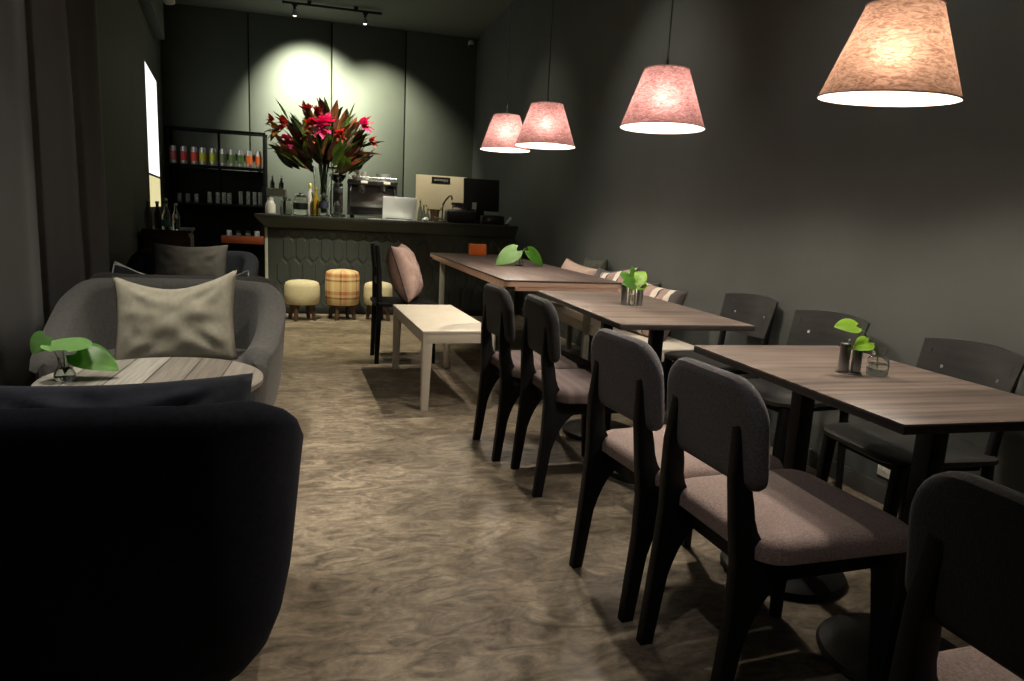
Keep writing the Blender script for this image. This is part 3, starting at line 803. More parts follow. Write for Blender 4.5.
# ------------------------------------------------------------------ tables, benches
def pedestal(t, x, y, top):
    b = B(); box(b, (x, y, top / 2 + .01), (.056, .056, top - .04), .008); obj('column', b, 'iron', t)
    b = B(); lathe(b, [(0, 0), (.2, 0), (.206, .01), (.198, .022), (.16, .036), (.08, .046), (0, .048)], 40, (x, y, 0)); obj('base', b, 'iron', t)
    b = B(); box(b, (x, y, top - .012), (.3, .3, .02), .004); obj('mounting_plate', b, 'iron', t)

def cafe_table(label, x0, x1, y0, y1, peds):
    cx, cy = (x0 + x1) / 2, (y0 + y1) / 2
    t = thing('cafe_table', label, 'table', (cx, cy, 0), group='brown pedestal tables along the right side')
    b = B(); box(b, (0, 0, .7475), (x1 - x0, y1 - y0, .005), .0015); obj('tabletop', b, 'table_top', t)
    b = B(); box(b, (0, 0, .7355), (x1 - x0 + .002, y1 - y0 + .002, .019), .002); obj('edge_band', b, 'table_edge', t)
    for px, py in peds: pedestal(t, px - cx, py - cy, .726)
    return t

def build_tables():
    cafe_table('nearest brown wood table, with a glass jar and two shakers on it', 1.205, 1.785, 1.19, 2.115, [(1.51, 1.40), (1.50, 1.90)])
    cafe_table('middle brown wood table, with green leaves between steel shakers', 1.122, 1.74, 2.565, 3.78, [(1.43, 2.86), (1.43, 3.45)])
    # long table with a thick pale edge
    t = thing('communal_table', 'long dark-topped far table with thick pale wood edges and pale legs', 'table', (1.375, 5.56, 0), rad(2.0))
    X, Y = .40, 1.40
    b = B(); box(b, (0, 0, .765), (2 * X, 2 * Y, .012), .002); obj('tabletop', b, 'table_top_far', t)
    b = B()
    for yy, zz, th in ((-Y + .014, .744, .030), (Y - .014, .744, .030)): box(b, (0, yy, zz), (2 * X, .028, th), .002)
    for xx in (-X + .014, X - .014): box(b, (xx, 0, .744), (.028, 2 * Y, .030), .002)
    box(b, (.02, -Y + .018, .716), (2 * X - .10, .022, .026), .002)
    for xx in (-X + .02, X - .02): box(b, (xx, 0, .722), (.02, 2 * Y - .16, .022), .002)
    obj('edge_band', b, 'raw_edge', t)
    b = B(); box(b, (0, 0, .735), (2 * X - .06, 2 * Y - .06, .045)); obj('apron', b, 'table_edge', t)
    for sx in (-1, 1):
        for y in (-.95, .98, ):
            b = B(); box(b, (sx * (X - .05), y, .3555), (.045, .045, .711), .004); obj('leg', b, 'grey_metal', t)

def bench(label, x0, x1, y0, y1, top, rz=0, panel=False):
    cx, cy = (x0 + x1) / 2, (y0 + y1) / 2
    t = thing('bench', label, 'bench', (cx, cy, 0), rz)
    hx, hy = (x1 - x0) / 2, (y1 - y0) / 2
    b = B(); box(b, (0, 0, top - .009), (2 * hx, 2 * hy, .018), .003); obj('seat', b, 'cream_paint', t)
    b = B()
    for s in (-1, 1):
        box(b, (s * (hx - .012), 0, top - .046), (.018, 2 * hy - .05, .056), .002)
        box(b, (0, s * (hy - .012), top - .046), (2 * hx - .05, .018, .056), .002)
    obj('apron', b, 'cream_paint', t)
    for sx in (-1, 1):
        for sy in (-1, 1):
            b = B(); secs = []
            for z, w, o in ((0, .022, .0), (top - .075, .03, .004), (top - .018, .034, .004)):
                w2 = w / 1
                secs.append([(sx * (hx - w2 / 1 - o * 0 - .002) + p[0], sy * (hy - w2 - .002) + p[1], z) for p in rrect(1.9 * w2, 1.9 * w2, .004, 2)])
            loft(b, secs); obj('leg', b, 'cream_paint', t)
    return t

def build_benches():
    bench('cream wooden bench beside the far table in the aisle', .456, .895, 3.95, 5.13, .48, rad(3.8))
    bench('cream wall bench under the striped cushions, half hidden by the middle table', 1.76, 2.13, 3.66, 5.9, .43, rad(1.6))
    g = 'cushions on the wall bench'
    def P(m, x, y, w, h, lean, yaw, roll, label, seed, dip=.03, piping=None):
        c = pillow('cushion', w, h, .16, m, ear=.05, dip=dip, seed=seed, piping=piping)
        c.location = (x, y, .43 + h / 2 - .02); c.rotation_euler = (rad(lean), rad(roll), rad(yaw))
        tag(c, label, 'cushion', g)
    P('cushion_stripe', 2.03, 4.20, .58, .37, -24, -80, 3, 'striped cream and rose cushion, nearest on the wall bench', 11)
    P('cushion_olive', 2.13, 4.53, .36, .36, -10, -84, 0, 'black cushion wedged between the two striped ones on the wall bench', 14)
    P('cushion_stripe', 2.05, 4.86, .44, .41, -20, -74, -10, 'striped cushion with a pale tip standing behind the leaves of the middle table', 12)
    P('cushion_blush', 1.97, 5.58, .40, .41, -24, -62, 10, 'pale blush cushion at the far end of the wall bench', 13)
    P('cushion_dark', 2.12, 5.22, .34, .38, -12, -80, 0, 'charcoal cushion leaning on the wall between the olive and the striped one', 17)
    P('cushion_olive', 2.13, 5.55, .34, .45, -10, -80, 0, 'dark olive cushion standing upright behind the blush one on the wall bench', 15)

# ------------------------------------------------------------------ bar counter and what stands on it
CT = 1.062
def build_counter():
    t = thing('bar_counter', 'slate green bar counter with embossed front at the back of the room', 'counter', (0.65, 7.86, 0), rad(.0))
    x0, x1 = -1.36, 1.38; d = .58
    b = B(); box(b, ((x0 + x1) / 2, d / 2 + .012, .475), (x1 - x0, d, .95), .003); obj('counter_body', b, 'counter', t)
    # embossed field of tall six-sided tiles
    b = B(); cw, rh = .132, .31; tip = .055
    for r in range(-1, 4):
        for k in range(-1, 24):
            xc = x0 + .09 + cw * k + (cw / 2 if r % 2 else 0); zc = .12 + r * (rh - tip) + .08
            w = cw / 2 - .006; h = rh / 2 - .006
            hexa = [(xc, zc + h), (xc - w, zc + h - tip), (xc - w, zc - h + tip), (xc, zc - h), (xc + w, zc - h + tip), (xc + w, zc + h - tip)]
            if min(p[0] for p in hexa) < x0 + .06 or max(p[0] for p in hexa) > x1 - .03: continue
            zz = [max(.05, min(.895, p[1])) for p in hexa]
            if max(zz) - min(zz) < .05: continue
            tt = bmesh.new()
            o = [tt.verts.new((p[0], .006, z)) for p, z in zip(hexa, zz)]
            mz = sum(zz) / 6
            i_ = [tt.verts.new((xc + (p[0] - xc) * .72, -.007, mz + (z - mz) * .88)) for p, z in zip(hexa, zz)]
            tt.faces.new(i_)
            for a in range(6):
                c2 = (a + 1) % 6; tt.faces.new((o[a], o[c2], i_[c2], i_[a]))
            bmesh.ops.recalc_face_normals(tt, faces=tt.faces)
            _merge(b, tt)
    box(b, ((x0 + x1) / 2, .006, .475), (x1 - x0 - .04, .012, .87))
    obj('embossed_panel', b, 'counter', t, ang=15)
    b = B(); box(b, (x0 + .0, .02, .495), (.03, .04, .85), .003); obj('corner_trim', b, 'corner_trim', t)
    b = B()   # flared crown under the top
    prof = [(0, .925), (-.012, .935), (-.03, .955), (-.06, .985), (-.09, 1.018), (-.1, 1.03), (.0, 1.03)]
    secs = []
    for s in (0, 1):
        secs.append([((x0 + (p[0] if s == 0 else 0)) if s == 0 else x1, p[0], p[1]) for p in prof])
    loft(b, secs)
    secs = [[(x0 + p[0], (p[0] if k == 0 else d), p[1]) for p in prof] for k in (0, 1)]
    loft(b, secs)
    obj('crown', b, 'counter', t, ang=50)
    b = B(); box(b, ((x0 + x1) / 2 - .05, d / 2 - .045, CT - .016), (x1 - x0 + .11, d + .12, .032), .004); obj('worktop', b, 'counter_top', t)
    b = B(); box(b, ((x0 + x1) / 2, -.004, .035), (x1 - x0, .02, .07), .003); obj('plinth', b, 'groove', t)

def stool(label, x, y, m, r, z0, z1, nl=4):
    t = thing('pouf_stool', label, 'stool', (x, y, 0), rad(20), 'round stools before the bar counter')
    b = B(); h = z1 - z0
    lathe(b, [(0, z0), (r - .02, z0), (r - .004, z0 + .012), (r + .003, z0 + h * .4), (r, z1 - .05), (r - .012, z1 - .016), (r - .04, z1 - .002), (r * .5, z1 + .006), (0, z1 + .007)], 40)
    obj('seat', b, m, t, ang=60)
    for k in range(nl):
        a = PI / 4 + k * PI / 2
        b = B(); tube(b, [(math.cos(a) * (r * .62), math.sin(a) * (r * .62), z0 + .005), (math.cos(a) * (r * .8), math.sin(a) * (r * .8), 0)], [.026, .018], 10)
        obj('leg', b, 'stool_leg', t)
    return t

def build_stools():
    stool('round cream stool on the left before the bar counter', -.325, 7.42, 'stool_cream', .175, .17, .405)
    stool('taller plaid stool between the two cream ones at the bar counter', .08, 7.5, 'plaid', .175, .16, .52)
    stool('cream stool before the bar counter, half hidden by the black chair', .45, 7.45, 'stool_cream', .15, .17, .405)

def jar_lathe(name, label, cat, loc, prof, m, group=None, lid=None, lidm='white', label_band=None):
    t = thing(name, label, cat, loc, group=group)
    b = B(); lathe(b, prof, 24); obj(name.split('_')[-1] + '_body', b, m, t)
    if lid: b = B(); lathe(b, lid, 24); obj('lid', b, lidm, t)
    if label_band:
        r, z0, z1, mm = label_band
        b = B(); lathe(b, [(r, z0), (r + .002, z0), (r + .002, z1), (r, z1)], 24); obj('paper_label', b, mm, t)
    return t

def leaf_blade(b, p, dirv, L, W, roll, bend):
    x = dirv.normalized(); s = x.cross(Vector((0, 0, 1)))
    if s.length < .05: s = Vector((1, 0, 0))
    s.normalize(); u = s.cross(x)
    R = Matrix((x, s, u)).transposed().to_4x4()
    leaf_bm(b, L, W, Matrix.Translation(p) @ R @ Matrix.Rotation(roll, 4, 'X'), .3, bend, heart=False, n=7)

def build_bouquet():
    base = Vector((-.13, 8.12, CT))
    v = thing('flower_vase', 'tall clear glass vase of water on the bar counter under the bouquet', 'vase', base)
    r, h = .105, .54
    b = B(); lathe(b, [(0, 0), (r * .8, 0), (r * .85, .01), (r * .8, .2), (r * .95, .42), (r * 1.05, h), (r * 1.05 - .006, h), (r * .95 - .006, .42), (r * .8 - .006, .2), (r * .82 - .006, .02), (0, .02)], 32)
    obj('vase_glass', b, 'glass', v)
    q = thing('bouquet', 'huge bouquet of pink lilies and bronze leaves in the tall glass vase', 'flowers', base)
    rng = random.Random(21)
    b = B()
    for k in range(22):
        a = rng.uniform(0, 2 * PI); rr = rng.uniform(.01, .05)
        tube(b, [(math.cos(a) * rr, math.sin(a) * rr, .03), (math.cos(a) * rr * .6, math.sin(a) * rr * .6, .35), (math.cos(a) * rr * 1.6, math.sin(a) * rr * 1.6, .62), (math.cos(a) * .2, math.sin(a) * .15, .85)], .008, 6)
    obj('stems', b, 'lf_dark', q)
    groups = {'lf_bronze': B(), 'lf_dark': B(), 'lf_green': B(), 'lf_orange': B()}
    keys = ['lf_bronze'] * 6 + ['lf_dark'] * 4 + ['lf_green'] * 4 + ['lf_orange'] * 4
    for k in range(250):
        al = rng.uniform(.04, PI - .04); dep = rng.uniform(-1, 1); q2 = rng.uniform(.6, 1.0) ** .6
        w2 = math.sqrt(max(0.15, 1 - dep * dep * .8))
        tip = Vector((.58 * math.cos(al) * q2 * w2, .34 * dep, .60 + .72 * math.sin(al) * q2 * w2))
        d2 = (tip - Vector((0, 0, .38))).normalized() + Vector((rng.uniform(-.22, .22), rng.uniform(-.3, .3), rng.uniform(-.05, .25)))
        d2.normalize(); L = rng.uniform(.2, .34)
        m = rng.choice(keys)
        leaf_blade(groups[m], tip - d2 * L, d2, L, rng.uniform(.06, .10), rng.uniform(-1.2, 1.2), rng.uniform(0, .25))
    for k in range(90):
        a = rng.uniform(0, 2 * PI); d2 = Vector((math.cos(a) * .75, math.sin(a) * .6, rng.uniform(.5, 1.3))).normalized()
        L = rng.uniform(.16, .3)
        leaf_blade(groups[rng.choice(keys)], Vector((0, 0, .56)) + d2 * rng.uniform(0, .16), d2, L, rng.uniform(.06, .1), rng.uniform(-1.2, 1.2), rng.uniform(0, .3))
    # outliers seen against the wall
    for m, p, d, L, W in (('lf_dark', (.36, -.05, .76), (1, 0, .42), .32, .07), ('lf_orange', (.3, -.05, .70), (1, 0, .12), .34, .07), ('lf_green', (.26, 0, 1.02), (.25, 0, 1), .25, .05),
                          ('lf_dark', (-.3, -.05, .72), (-1, 0, -.05), .32, .05), ('lf_green', (-.36, 0, 1.0), (-.5, 0, 1), .26, .06), ('lf_green', (-.34, -.06, .93), (-.8, 0, .8), .24, .07),
                          ('lf_dark', (-.2, -.05, .66), (-1, 0, -.35), .24, .05), ('lf_dark', (-.14, -.08, .65), (-.8, -.2, -.5), .2, .06)):
        leaf_blade(groups[m], Vector(p), Vector(d), L, W, .4, .1)
    for m, bb in groups.items():
        obj('foliage', bb, m, q, ang=60)
    def lily(p, d, m, s=1.0):
        b = B(); d = Vector(d).normalized()
        sv = d.cross(Vector((0, 0, 1)))
        if sv.length < .05: sv = Vector((1, 0, 0))
        sv.normalize(); u = sv.cross(d)
        for k in range(7):
            a = 2 * PI * k / 7
            dd = d * .75 + (sv * math.cos(a) + u * math.sin(a)) * .75
            leaf_blade(b, Vector(p), dd, .135 * s, .085 * s, 0, .25)
        for k in range(4):
            a = 2 * PI * k / 4 + .3
            dd = d + (sv * math.cos(a) + u * math.sin(a)) * .3
            leaf_blade(b, Vector(p), dd, .10 * s, .045 * s, 0, .1)
        obj('lily_flower', b, m, q, ang=60)
    F = [((-.02, -.22, .93), (0, -1, .2), 'fl_pink', 1.25), ((.04, -.2, .99), (.2, -.6, 1), 'fl_pink', 1.0), ((.42, -.1, 1.0), (.7, -.6, .3), 'fl_pink', 1.05), ((-.36, -.15, .78), (-.5, -1, -.2), 'fl_pink', 1.1),
         ((-.4, -.12, .95), (-.5, -1, .3), 'fl_coral', .9), ((-.17, -.16, 1.10), (-.1, -.3, 1), 'fl_red', .8), ((-.05, -.12, 1.10), (.1, -.2, 1), 'fl_red', .7), ((.17, -.2, .88), (.3, -1, 0), 'fl_coral', .8),
         ((-.13, -.22, .95), (-.2, -1, .2), 'fl_coral', .8), ((-.46, -.1, .88), (-1, -.6, .1), 'fl_yellow', 1.15), ((-.14, -.24, .84), (-.1, -1, -.3), 'fl_yellow', .9), ((.5, -.05, .84), (1, -.3, .2), 'fl_coral', .8), ((-.1, -.25, .89), (.2, -1, .1), 'fl_white', .7), ((-.52, -.05, .98), (-1, -.5, .4), 'fl_coral', .7)]
    for f in F: lily(*f)

def build_bar_items():
    z = CT; y = 8.08
    jar_lathe('milk_jar', 'glowing white jar at the left end of the bar counter', 'jar', (-.675, 8.0, z), [(0, 0), (.045, 0), (.053, .01), (.053, .1), (.035, .135), (.03, .145)], 'milky', lid=[(.032, .145), (.033, .146), (.033, .175), (0, .178)], lidm='white')
    # wire stand with a white box and two dark syrup bottles on it
    t = thing('bottle_riser', 'cream box on dark feet lifting two bottles at the left of the bar', 'riser', (-.63, 8.26, z))
    b = B(); box(b, (0, 0, .235), (.20, .16, .085), .008); obj('riser_box', b, 'milky', t)
    b = B()
    for sx in (-1, 1):
        for sy in (-1, 1): box(b, (sx * .08, sy * .06, .097), (.025, .025, .194), .003)
    obj('riser_legs', b, 'black_plastic', t)
    for k, (dx, lb) in enumerate(((-.045, 'dark pump bottle on the cream box, left one'), (.05, 'dark pump bottle on the cream box, right one'))):
        jar_lathe('pump_bottle', lb, 'bottle', (-.63 + dx, 8.26, z + .278), [(0, 0), (.024, 0), (.027, .01), (.026, .06), (.012, .085), (.01, .1)], 'smoke_glass', 'pump bottles on the cream box', lid=[(.011, .1), (.015, .102), (.015, .12), (.006, .123), (.006, .14), (0, .14)], lidm='steel')
    def gl(x, yy, h, r, label, wat, name='glass_canister', lidm='steel'):
        t = glass_vessel(name, r, h, (x, yy, z), label, 'jar', [(r * .95, 0), (r, .01), (r, h * .78), (r * .72, h * .92), (r * .74, h)], wat)
        b = B(); lathe(b, [(0, h - .003), (r * .78, h - .003), (r * .8, h + .004), (r * .75, h + .022), (.015, h + .026), (.018, h + .044), (0, h + .046)], 24); obj('lid', b, lidm, t)
        return t
    gl(-.52, 8.06, .155, .062, 'squat clear canister right of the white jar on the bar', .0)
    t = gl(-.365, 8.04, .20, .078, 'wide clear canister with a dark oval label on the bar', .0)
    b = B(); lathe(b, [(0.079, .07), (.081, .07), (.081, .135), (.079, .135)], 24); obj('paper_label', b, 'black_plastic', t)
    jar_lathe('syrup_bottle', 'pale bottle with a gold stopper left of the vase on the bar', 'bottle', (-.265, 8.06, z), [(0, 0), (.035, 0), (.038, .01), (.038, .2), (.03, .25), (.016, .275), (.015, .3)], 'milky', lid=[(.016, .3), (.02, .302), (.022, .335), (.012, .352), (0, .355)], lidm='gold_label')
    jar_lathe('oil_bottle', 'slim amber bottle beside the gold-stoppered one on the bar', 'bottle', (-.205, 8.0, z), [(0, 0), (.03, 0), (.033, .01), (.033, .19), (.014, .235), (.013, .29)], 'amber', lid=[(.014, .29), (.017, .291), (.017, .315), (0, .317)], lidm='gold_label')
    t = gl(-.118, 7.93, .21, .05, 'tall clear canister with a dark band standing before the flower vase', .0)
    b = B(); lathe(b, [(.051, .09), (.053, .09), (.053, .16), (.051, .16)], 24); obj('paper_label', b, 'cushion_navy', t)
    gl(.02, 7.93, .13, .04, 'small clear canister right of the vase on the bar', .0)
    # coffee grinder with a bean hopper
    t = thing('coffee_grinder', 'coffee grinder with a glass bean hopper behind the vase', 'grinder', (.03, 8.22, z))
    b = B(); box(b, (0, .02, .02), (.16, .24, .04), .008); box(b, (0, .03, .19), (.11, .13, .30), .015); lathe(b, [(0, .34), (.05, .34), (.055, .35), (.055, .375), (0, .375)], 24)
    obj('grinder_body', b, 'dark_steel', t)
    b = B(); lathe(b, [(.035, .375), (.09, .45), (.098, .53), (.096, .53), (.088, .45), (.033, .377)], 28); obj('hopper', b, 'glass', t)
    b = B(); lathe(b, [(0, .38), (.032, .381), (.08, .445), (.085, .47), (0, .472)], 24); obj('beans', b, 'coffee', t)
    b = B(); lathe(b, [(0, .53), (.1, .53), (.1, .548), (0, .55)], 28); obj('lid', b, 'black_plastic', t)
    b = B(); tube(b, [(0, -.04, .15), (0, -.1, .14), (0, -.17, .13)], [.012, .012, .016], 10); obj('dosing_handle', b, 'black_plastic', t)
    # espresso machine
    t = thing('espresso_machine', 'steel two-group espresso machine on the bar counter', 'coffee machine', (.41, 8.34, z))
    b = B(); box(b, (0, .06, .225), (.54, .36, .39), .012); box(b, (0, -.06, .40), (.55, .44, .05), .01); box(b, (0, -.07, .05), (.55, .42, .035), .006)
    for sx in (-1, 1): box(b, (sx * .262, -.05, .23), (.022, .40, .36), .006)
    obj('machine_body', b, 'dark_steel', t)
    b = B(); box(b, (0, -.125, .235), (.49, .012, .22), .004); obj('back_panel', b, 'steel', t)
    b = B(); box(b, (0, -.285, .0685), (.46, .012, .006)); box(b, (0, -.09, .071), (.48, .36, .006), .002); obj('drip_tray', b, 'black_plastic', t)
    for sx in (-.12, .12):
        b = B(); lathe(b, [(0, .3), (.04, .3), (.045, .31), (.045, .38), (0, .38)], 20, (sx, -.19, 0)); g = obj('group_head', b, 'steel', t)
        b = B(); tube(b, [(sx, -.22, .31), (sx, -.28, .3), (sx, -.35, .295)], [.012, .013, .016], 10); obj('portafilter_handle', b, 'black_plastic', g)
    for sx in (-.085, .165):
        b = B(); box(b, (sx - .01, -.283, .40), (.075, .006, .028), .002); obj('button_panel', b, 'milky', t)
    for sx in (-1, 1):
        b = B(); tube(b, [(sx * .235, -.22, .38), (sx * .245, -.3, .3), (sx * .24, -.3, .14)], .006, 8); obj('steam_wand', b, 'steel', t)
        for sy in (-1, 1):
            pass
    b = B()
    for sx in (-1, 1):
        for sy in (-.22, .2): lathe(b, [(0, 0), (.022, 0), (.018, .04), (0, .04)], 12, (sx * .22, sy, 0))
    obj('feet', b, 'black_plastic', t)
    b = B(); tube(b, [(-.26, -.26, .43), (-.26, -.26, .455), (.26, -.26, .455), (.26, -.26, .43)], .005, 8); obj('cup_rail', b, 'steel', t)
    # cups on top
    cup = None; spots = [(-.19, -.02, 0), (-.12, -.06, 0), (-.06, .0, 0), (-.15, -.04, .05), (-.09, .02, .05)]
    names = ['white cup at the left end of the row on the espresso machine', 'white cup second from left on the espresso machine', 'white cup third from left on the espresso machine', 'white cup stacked on the left pair on the espresso machine', 'white cup stacked nearest the middle on the espresso machine']
    for k, (dx, dy, dz) in enumerate(spots):
        if cup is None:
            cup = thing('coffee_cup', names[0], 'cup', (.41 + dx, 8.34 + dy, z + .426 + dz), 0, 'white cups on the espresso machine')
            b = B(); lathe(b, [(0, 0), (.02, 0), (.022, .006), (.033, .03), (.036, .052), (.034, .052), (.03, .03), (.018, .008), (0, .007)], 20); obj('cup_bowl', b, 'white_ceramic', cup)
            b = B(); tube(b, [(.033, 0, .042), (.052, 0, .042), (.054, 0, .025), (.03, 0, .018)], .004, 6); obj('handle', b, 'white_ceramic', cup)
        else: dup(cup, (.41 + dx, 8.34 + dy, z + .426 + dz), k * 1.1, names[k])
    t = thing('serving_bowl', 'wide white bowl on the right of the espresso machine top', 'bowl', (.545, 8.32, z + .426))
    b = B(); lathe(b, [(0, 0), (.035, 0), (.04, .008), (.075, .05), (.09, .085), (.086, .085), (.07, .05), (.036, .012), (0, .01)], 28); obj('bowl_body', b, 'white_ceramic', t)
    b = B(); lathe(b, [(0, .012), (.07, .056), (.05, .07), (0, .078)], 18); obj('bowl_contents', b, 'fl_white', t)
    # laptop seen from behind
    t = thing('laptop', 'open silver laptop with its lid towards the room on the bar', 'laptop', (.70, 7.98, z), rad(1))
    b = B(); box(b, (0, .12, .009), (.375, .26, .016), .005); obj('keyboard_base', b, 'laptop', t)
    b = B(); box(b, (0, -.045, .135), (.375, .009, .245), .004, Matrix.Rotation(rad(14), 4, 'X')); obj('screen_lid', b, 'laptop', t)
    b = B(); tube(b, [(-.15, -.012, .014), (.15, -.012, .014)], .006, 8); obj('hinge', b, 'dark_steel', t)
    t = thing('paper_sheets', 'loose white sheets of paper before the laptop on the bar', 'paper', (.56, 7.86, z), rad(4))
    b = B(); box(b, (0, 0, .002), (.42, .12, .003)); box(b, (.1, .01, .0045), (.38, .11, .002), 0, Matrix.Rotation(.12, 4, 'Z')); obj('sheet', b, 'paper', t)
    t = thing('crumpled_napkin', 'crumpled white napkin right of the laptop on the bar', 'napkin', (.985, 7.88, z))
    b = B(); bmesh.ops.create_icosphere(b, subdivisions=3, radius=.034)
    for v in b.verts:
        v.co *= 1 + .45 * noise.noise(v.co * 60); v.co.z = v.co.z * .7 + .022
    obj('napkin_cloth', b, 'paper', t, ang=20)
    # monitor seen from behind
    t = thing('cash_register_monitor', 'black point of sale monitor at the right end of the bar', 'monitor', (1.665, 8.12, z), rad(3))
    b = B(); box(b, (0, 0, .335), (.43, .035, .37), .012, Matrix.Rotation(rad(-6), 4, 'X')); box(b, (0, .03, .31), (.30, .05, .24), .02, Matrix.Rotation(rad(-6), 4, 'X')); obj('display', b, 'black_plastic', t)
    b = B(); box(b, (0, .05, .14), (.1, .05, .25), .01); obj('stand_neck', b, 'black_plastic', t)
    b = B(); box(b, (0, .03, .012), (.28, .22, .024), .008); obj('stand_base', b, 'black_plastic', t)
    t = thing('receipt_printer', 'low black rounded printer left of the monitor on the bar', 'printer', (1.40, 8.0, z))
    b = B(); box(b, (0, 0, .075), (.34, .24, .15), .035, seg=4); obj('printer_body', b, 'black_plastic', t)
    b = B(); box(b, (.1, -.05, .155), (.1, .06, .02), .004); obj('paper_slot', b, 'screen', t)
    b = B(); box(b, (.155, -.03, .2), (.05, .004, .085), .0, Matrix.Rotation(.2, 4, 'X')); obj('receipt', b, 'paper', t)
    t = thing('card_terminal', 'small black cash box in front of the monitor on the bar', 'cash box', (1.76, 7.9, z))
    b = B(); box(b, (0, 0, .05), (.25, .16, .10), .008, Matrix.Rotation(.0, 4, 'X')); obj('terminal_body', b, 'black_plastic', t)
    b = B(); box(b, (0, 0, .103), (.2, .1, .006), .002); obj('key_plate', b, 'screen', t)
    t = thing('card_reader', 'little pale card reader leaning at the right tip of the bar', 'card reader', (1.945, 7.86, z))
    b = B(); box(b, (0, 0, .05), (.03, .02, .1), .004, Matrix.Rotation(.6, 4, 'Y')); obj('reader_body', b, 'white', t)
    b = B(); box(b, (-.02, 0, .008), (.05, .03, .016), .003); obj('reader_foot', b, 'black_plastic', t)
    t = thing('stapler', 'small steel stapler near the laptop on the bar', 'stapler', (1.15, 7.87, z), .1)
    b = B(); box(b, (0, 0, .008), (.13, .035, .014), .004); obj('stapler_base', b, 'dark_steel', t)
    b = B(); box(b, (-.01, 0, .04), (.12, .03, .022), .008, Matrix.Rotation(.25, 4, 'Y')); obj('stapler_arm', b, 'steel', t)
    # back counter with sink, cream splash board, sign, tap and cups
    t = thing('back_counter', 'low back counter behind the bar under the cream board', 'counter', (1.3, 9.1, 0))
    b = B(); box(b, (0, 0, .48), (1.35, .55, .96), .004); obj('counter_body', b, 'counter', t)
    b = B(); box(b, (0, -.01, .985), (1.39, .6, .05), .004); obj('worktop', b, 'counter_top', t)
    z2 = 1.01
    t = thing('splash_board', 'cream board standing behind the monitor with a small black sign', 'board', (1.36, 9.3, z2))
    b = B(); box(b, (0, 0, .32), (.67, .03, .64), .004); obj('board_panel', b, 'cream_board', t)
    b = B(); box(b, (0, .03, .03), (.5, .06, .06), .003); obj('board_foot', b, 'black_plastic', t)
    t2 = thing('wall_sign', 'small black sign with pale lettering on the cream board', 'sign', (1.352, 9.28, z2 + .585))
    b = B(); box(b, (0, 0, 0), (.245, .008, .075), .003); obj('sign_plate', b, 'black_plastic', t2)
    b = B(); rng = random.Random(5)
    x = -.095
    while x < .09:                               # worn, unreadable pale lettering
        w = rng.uniform(.01, .018); hh = .022 + (.012 if x > .03 else 0)
        zc = -.002 - (.006 if x > .03 else 0)
        box(b, (x + w / 2, -.005, zc + hh / 2 - .004), (w, .002, .004)); box(b, (x + w / 2, -.005, zc - hh / 2 + .004), (w, .002, .004))
        box(b, (x + .002, -.005, zc), (.004, .002, hh)); x += w + .004
    obj('sign_lettering', b, 'milky', t2)
    t = thing('gooseneck_tap', 'curved steel tap in front of the cream board', 'tap', (1.36, 9.12, z2))
    pts = [(0, 0, 0), (0, 0, .22)] + [(.05 - .05 * math.cos(a), 0, .28 + .06 * math.sin(a)) for a in [i * PI / 8 for i in range(9)]] + [(.1, 0, .25)]
    pts = [(0, 0, 0), (0, 0, .2), (.005, 0, .27), (.04, 0, .33), (.085, 0, .38), (.11, 0, .385), (.12, 0, .36), (.12, 0, .33)]
    b = B(); tube(b, pts, .011, 10); obj('spout', b, 'dark_steel', t)
    b = B(); lathe(b, [(0, 0), (.03, 0), (.026, .03), (0, .03)], 16); obj('tap_base', b, 'dark_steel', t)
    def cupthing(x, y, label, m, r, h):
        t = thing('metal_jug', label, 'jug', (x, y, z2))
        b = B(); lathe(b, [(0, 0), (r * .85, 0), (r * .88, .01), (r * .7, h * .5), (r * .85, h), (r * .8, h), (r * .62, h * .5), (r * .8, .014), (0, .012)], 20); obj('jug_body', b, m, t)
        b = B(); tube(b, [(r * .8, 0, h * .9), (r * 1.3, 0, h * 1.15), (r * 1.5, 0, h * 1.25)], .007, 6); tube(b, [(-r * .8, 0, h * .9), (-r * 1.3, 0, h * 1.1), (-r * 1.6, 0, h * 1.25)], .007, 6); obj('handle', b, m, t)
    cupthing(1.245, 9.02, 'dark jug with upturned handles before the cream board', 'stool_leg', .075, .2)
    jar_lathe('tin_canister', 'tan canister with a dark lid at the right of the cream board', 'canister', (1.56, 9.1, z2), [(0, 0), (.075, 0), (.078, .01), (.078, .26), (.075, .27)], 'cushion_pink', lid=[(.079, .27), (.09, .272), (.09, .3), (0, .305)], lidm='black_plastic')
    for k, (xx, hh, lb) in enumerate(((1.055, .30, 'tall dark bottle at the left edge of the cream board'), (1.10, .24, 'shorter dark bottle second from the left edge of the cream board'), (1.15, .2, 'shortest dark bottle of the three by the cream board'))):
        jar_lathe('cone_bottle', lb, 'bottle', (xx, 9.0, z2), [(0, 0), (.035, 0), (.038, .01), (.03, hh * .5), (.012, hh * .8), (.01, hh)], 'smoke_glass', 'bottles by the cream board', lid=[(.011, hh), (.013, hh + .002), (.012, hh + .03), (0, hh + .032)], lidm='gold_label')

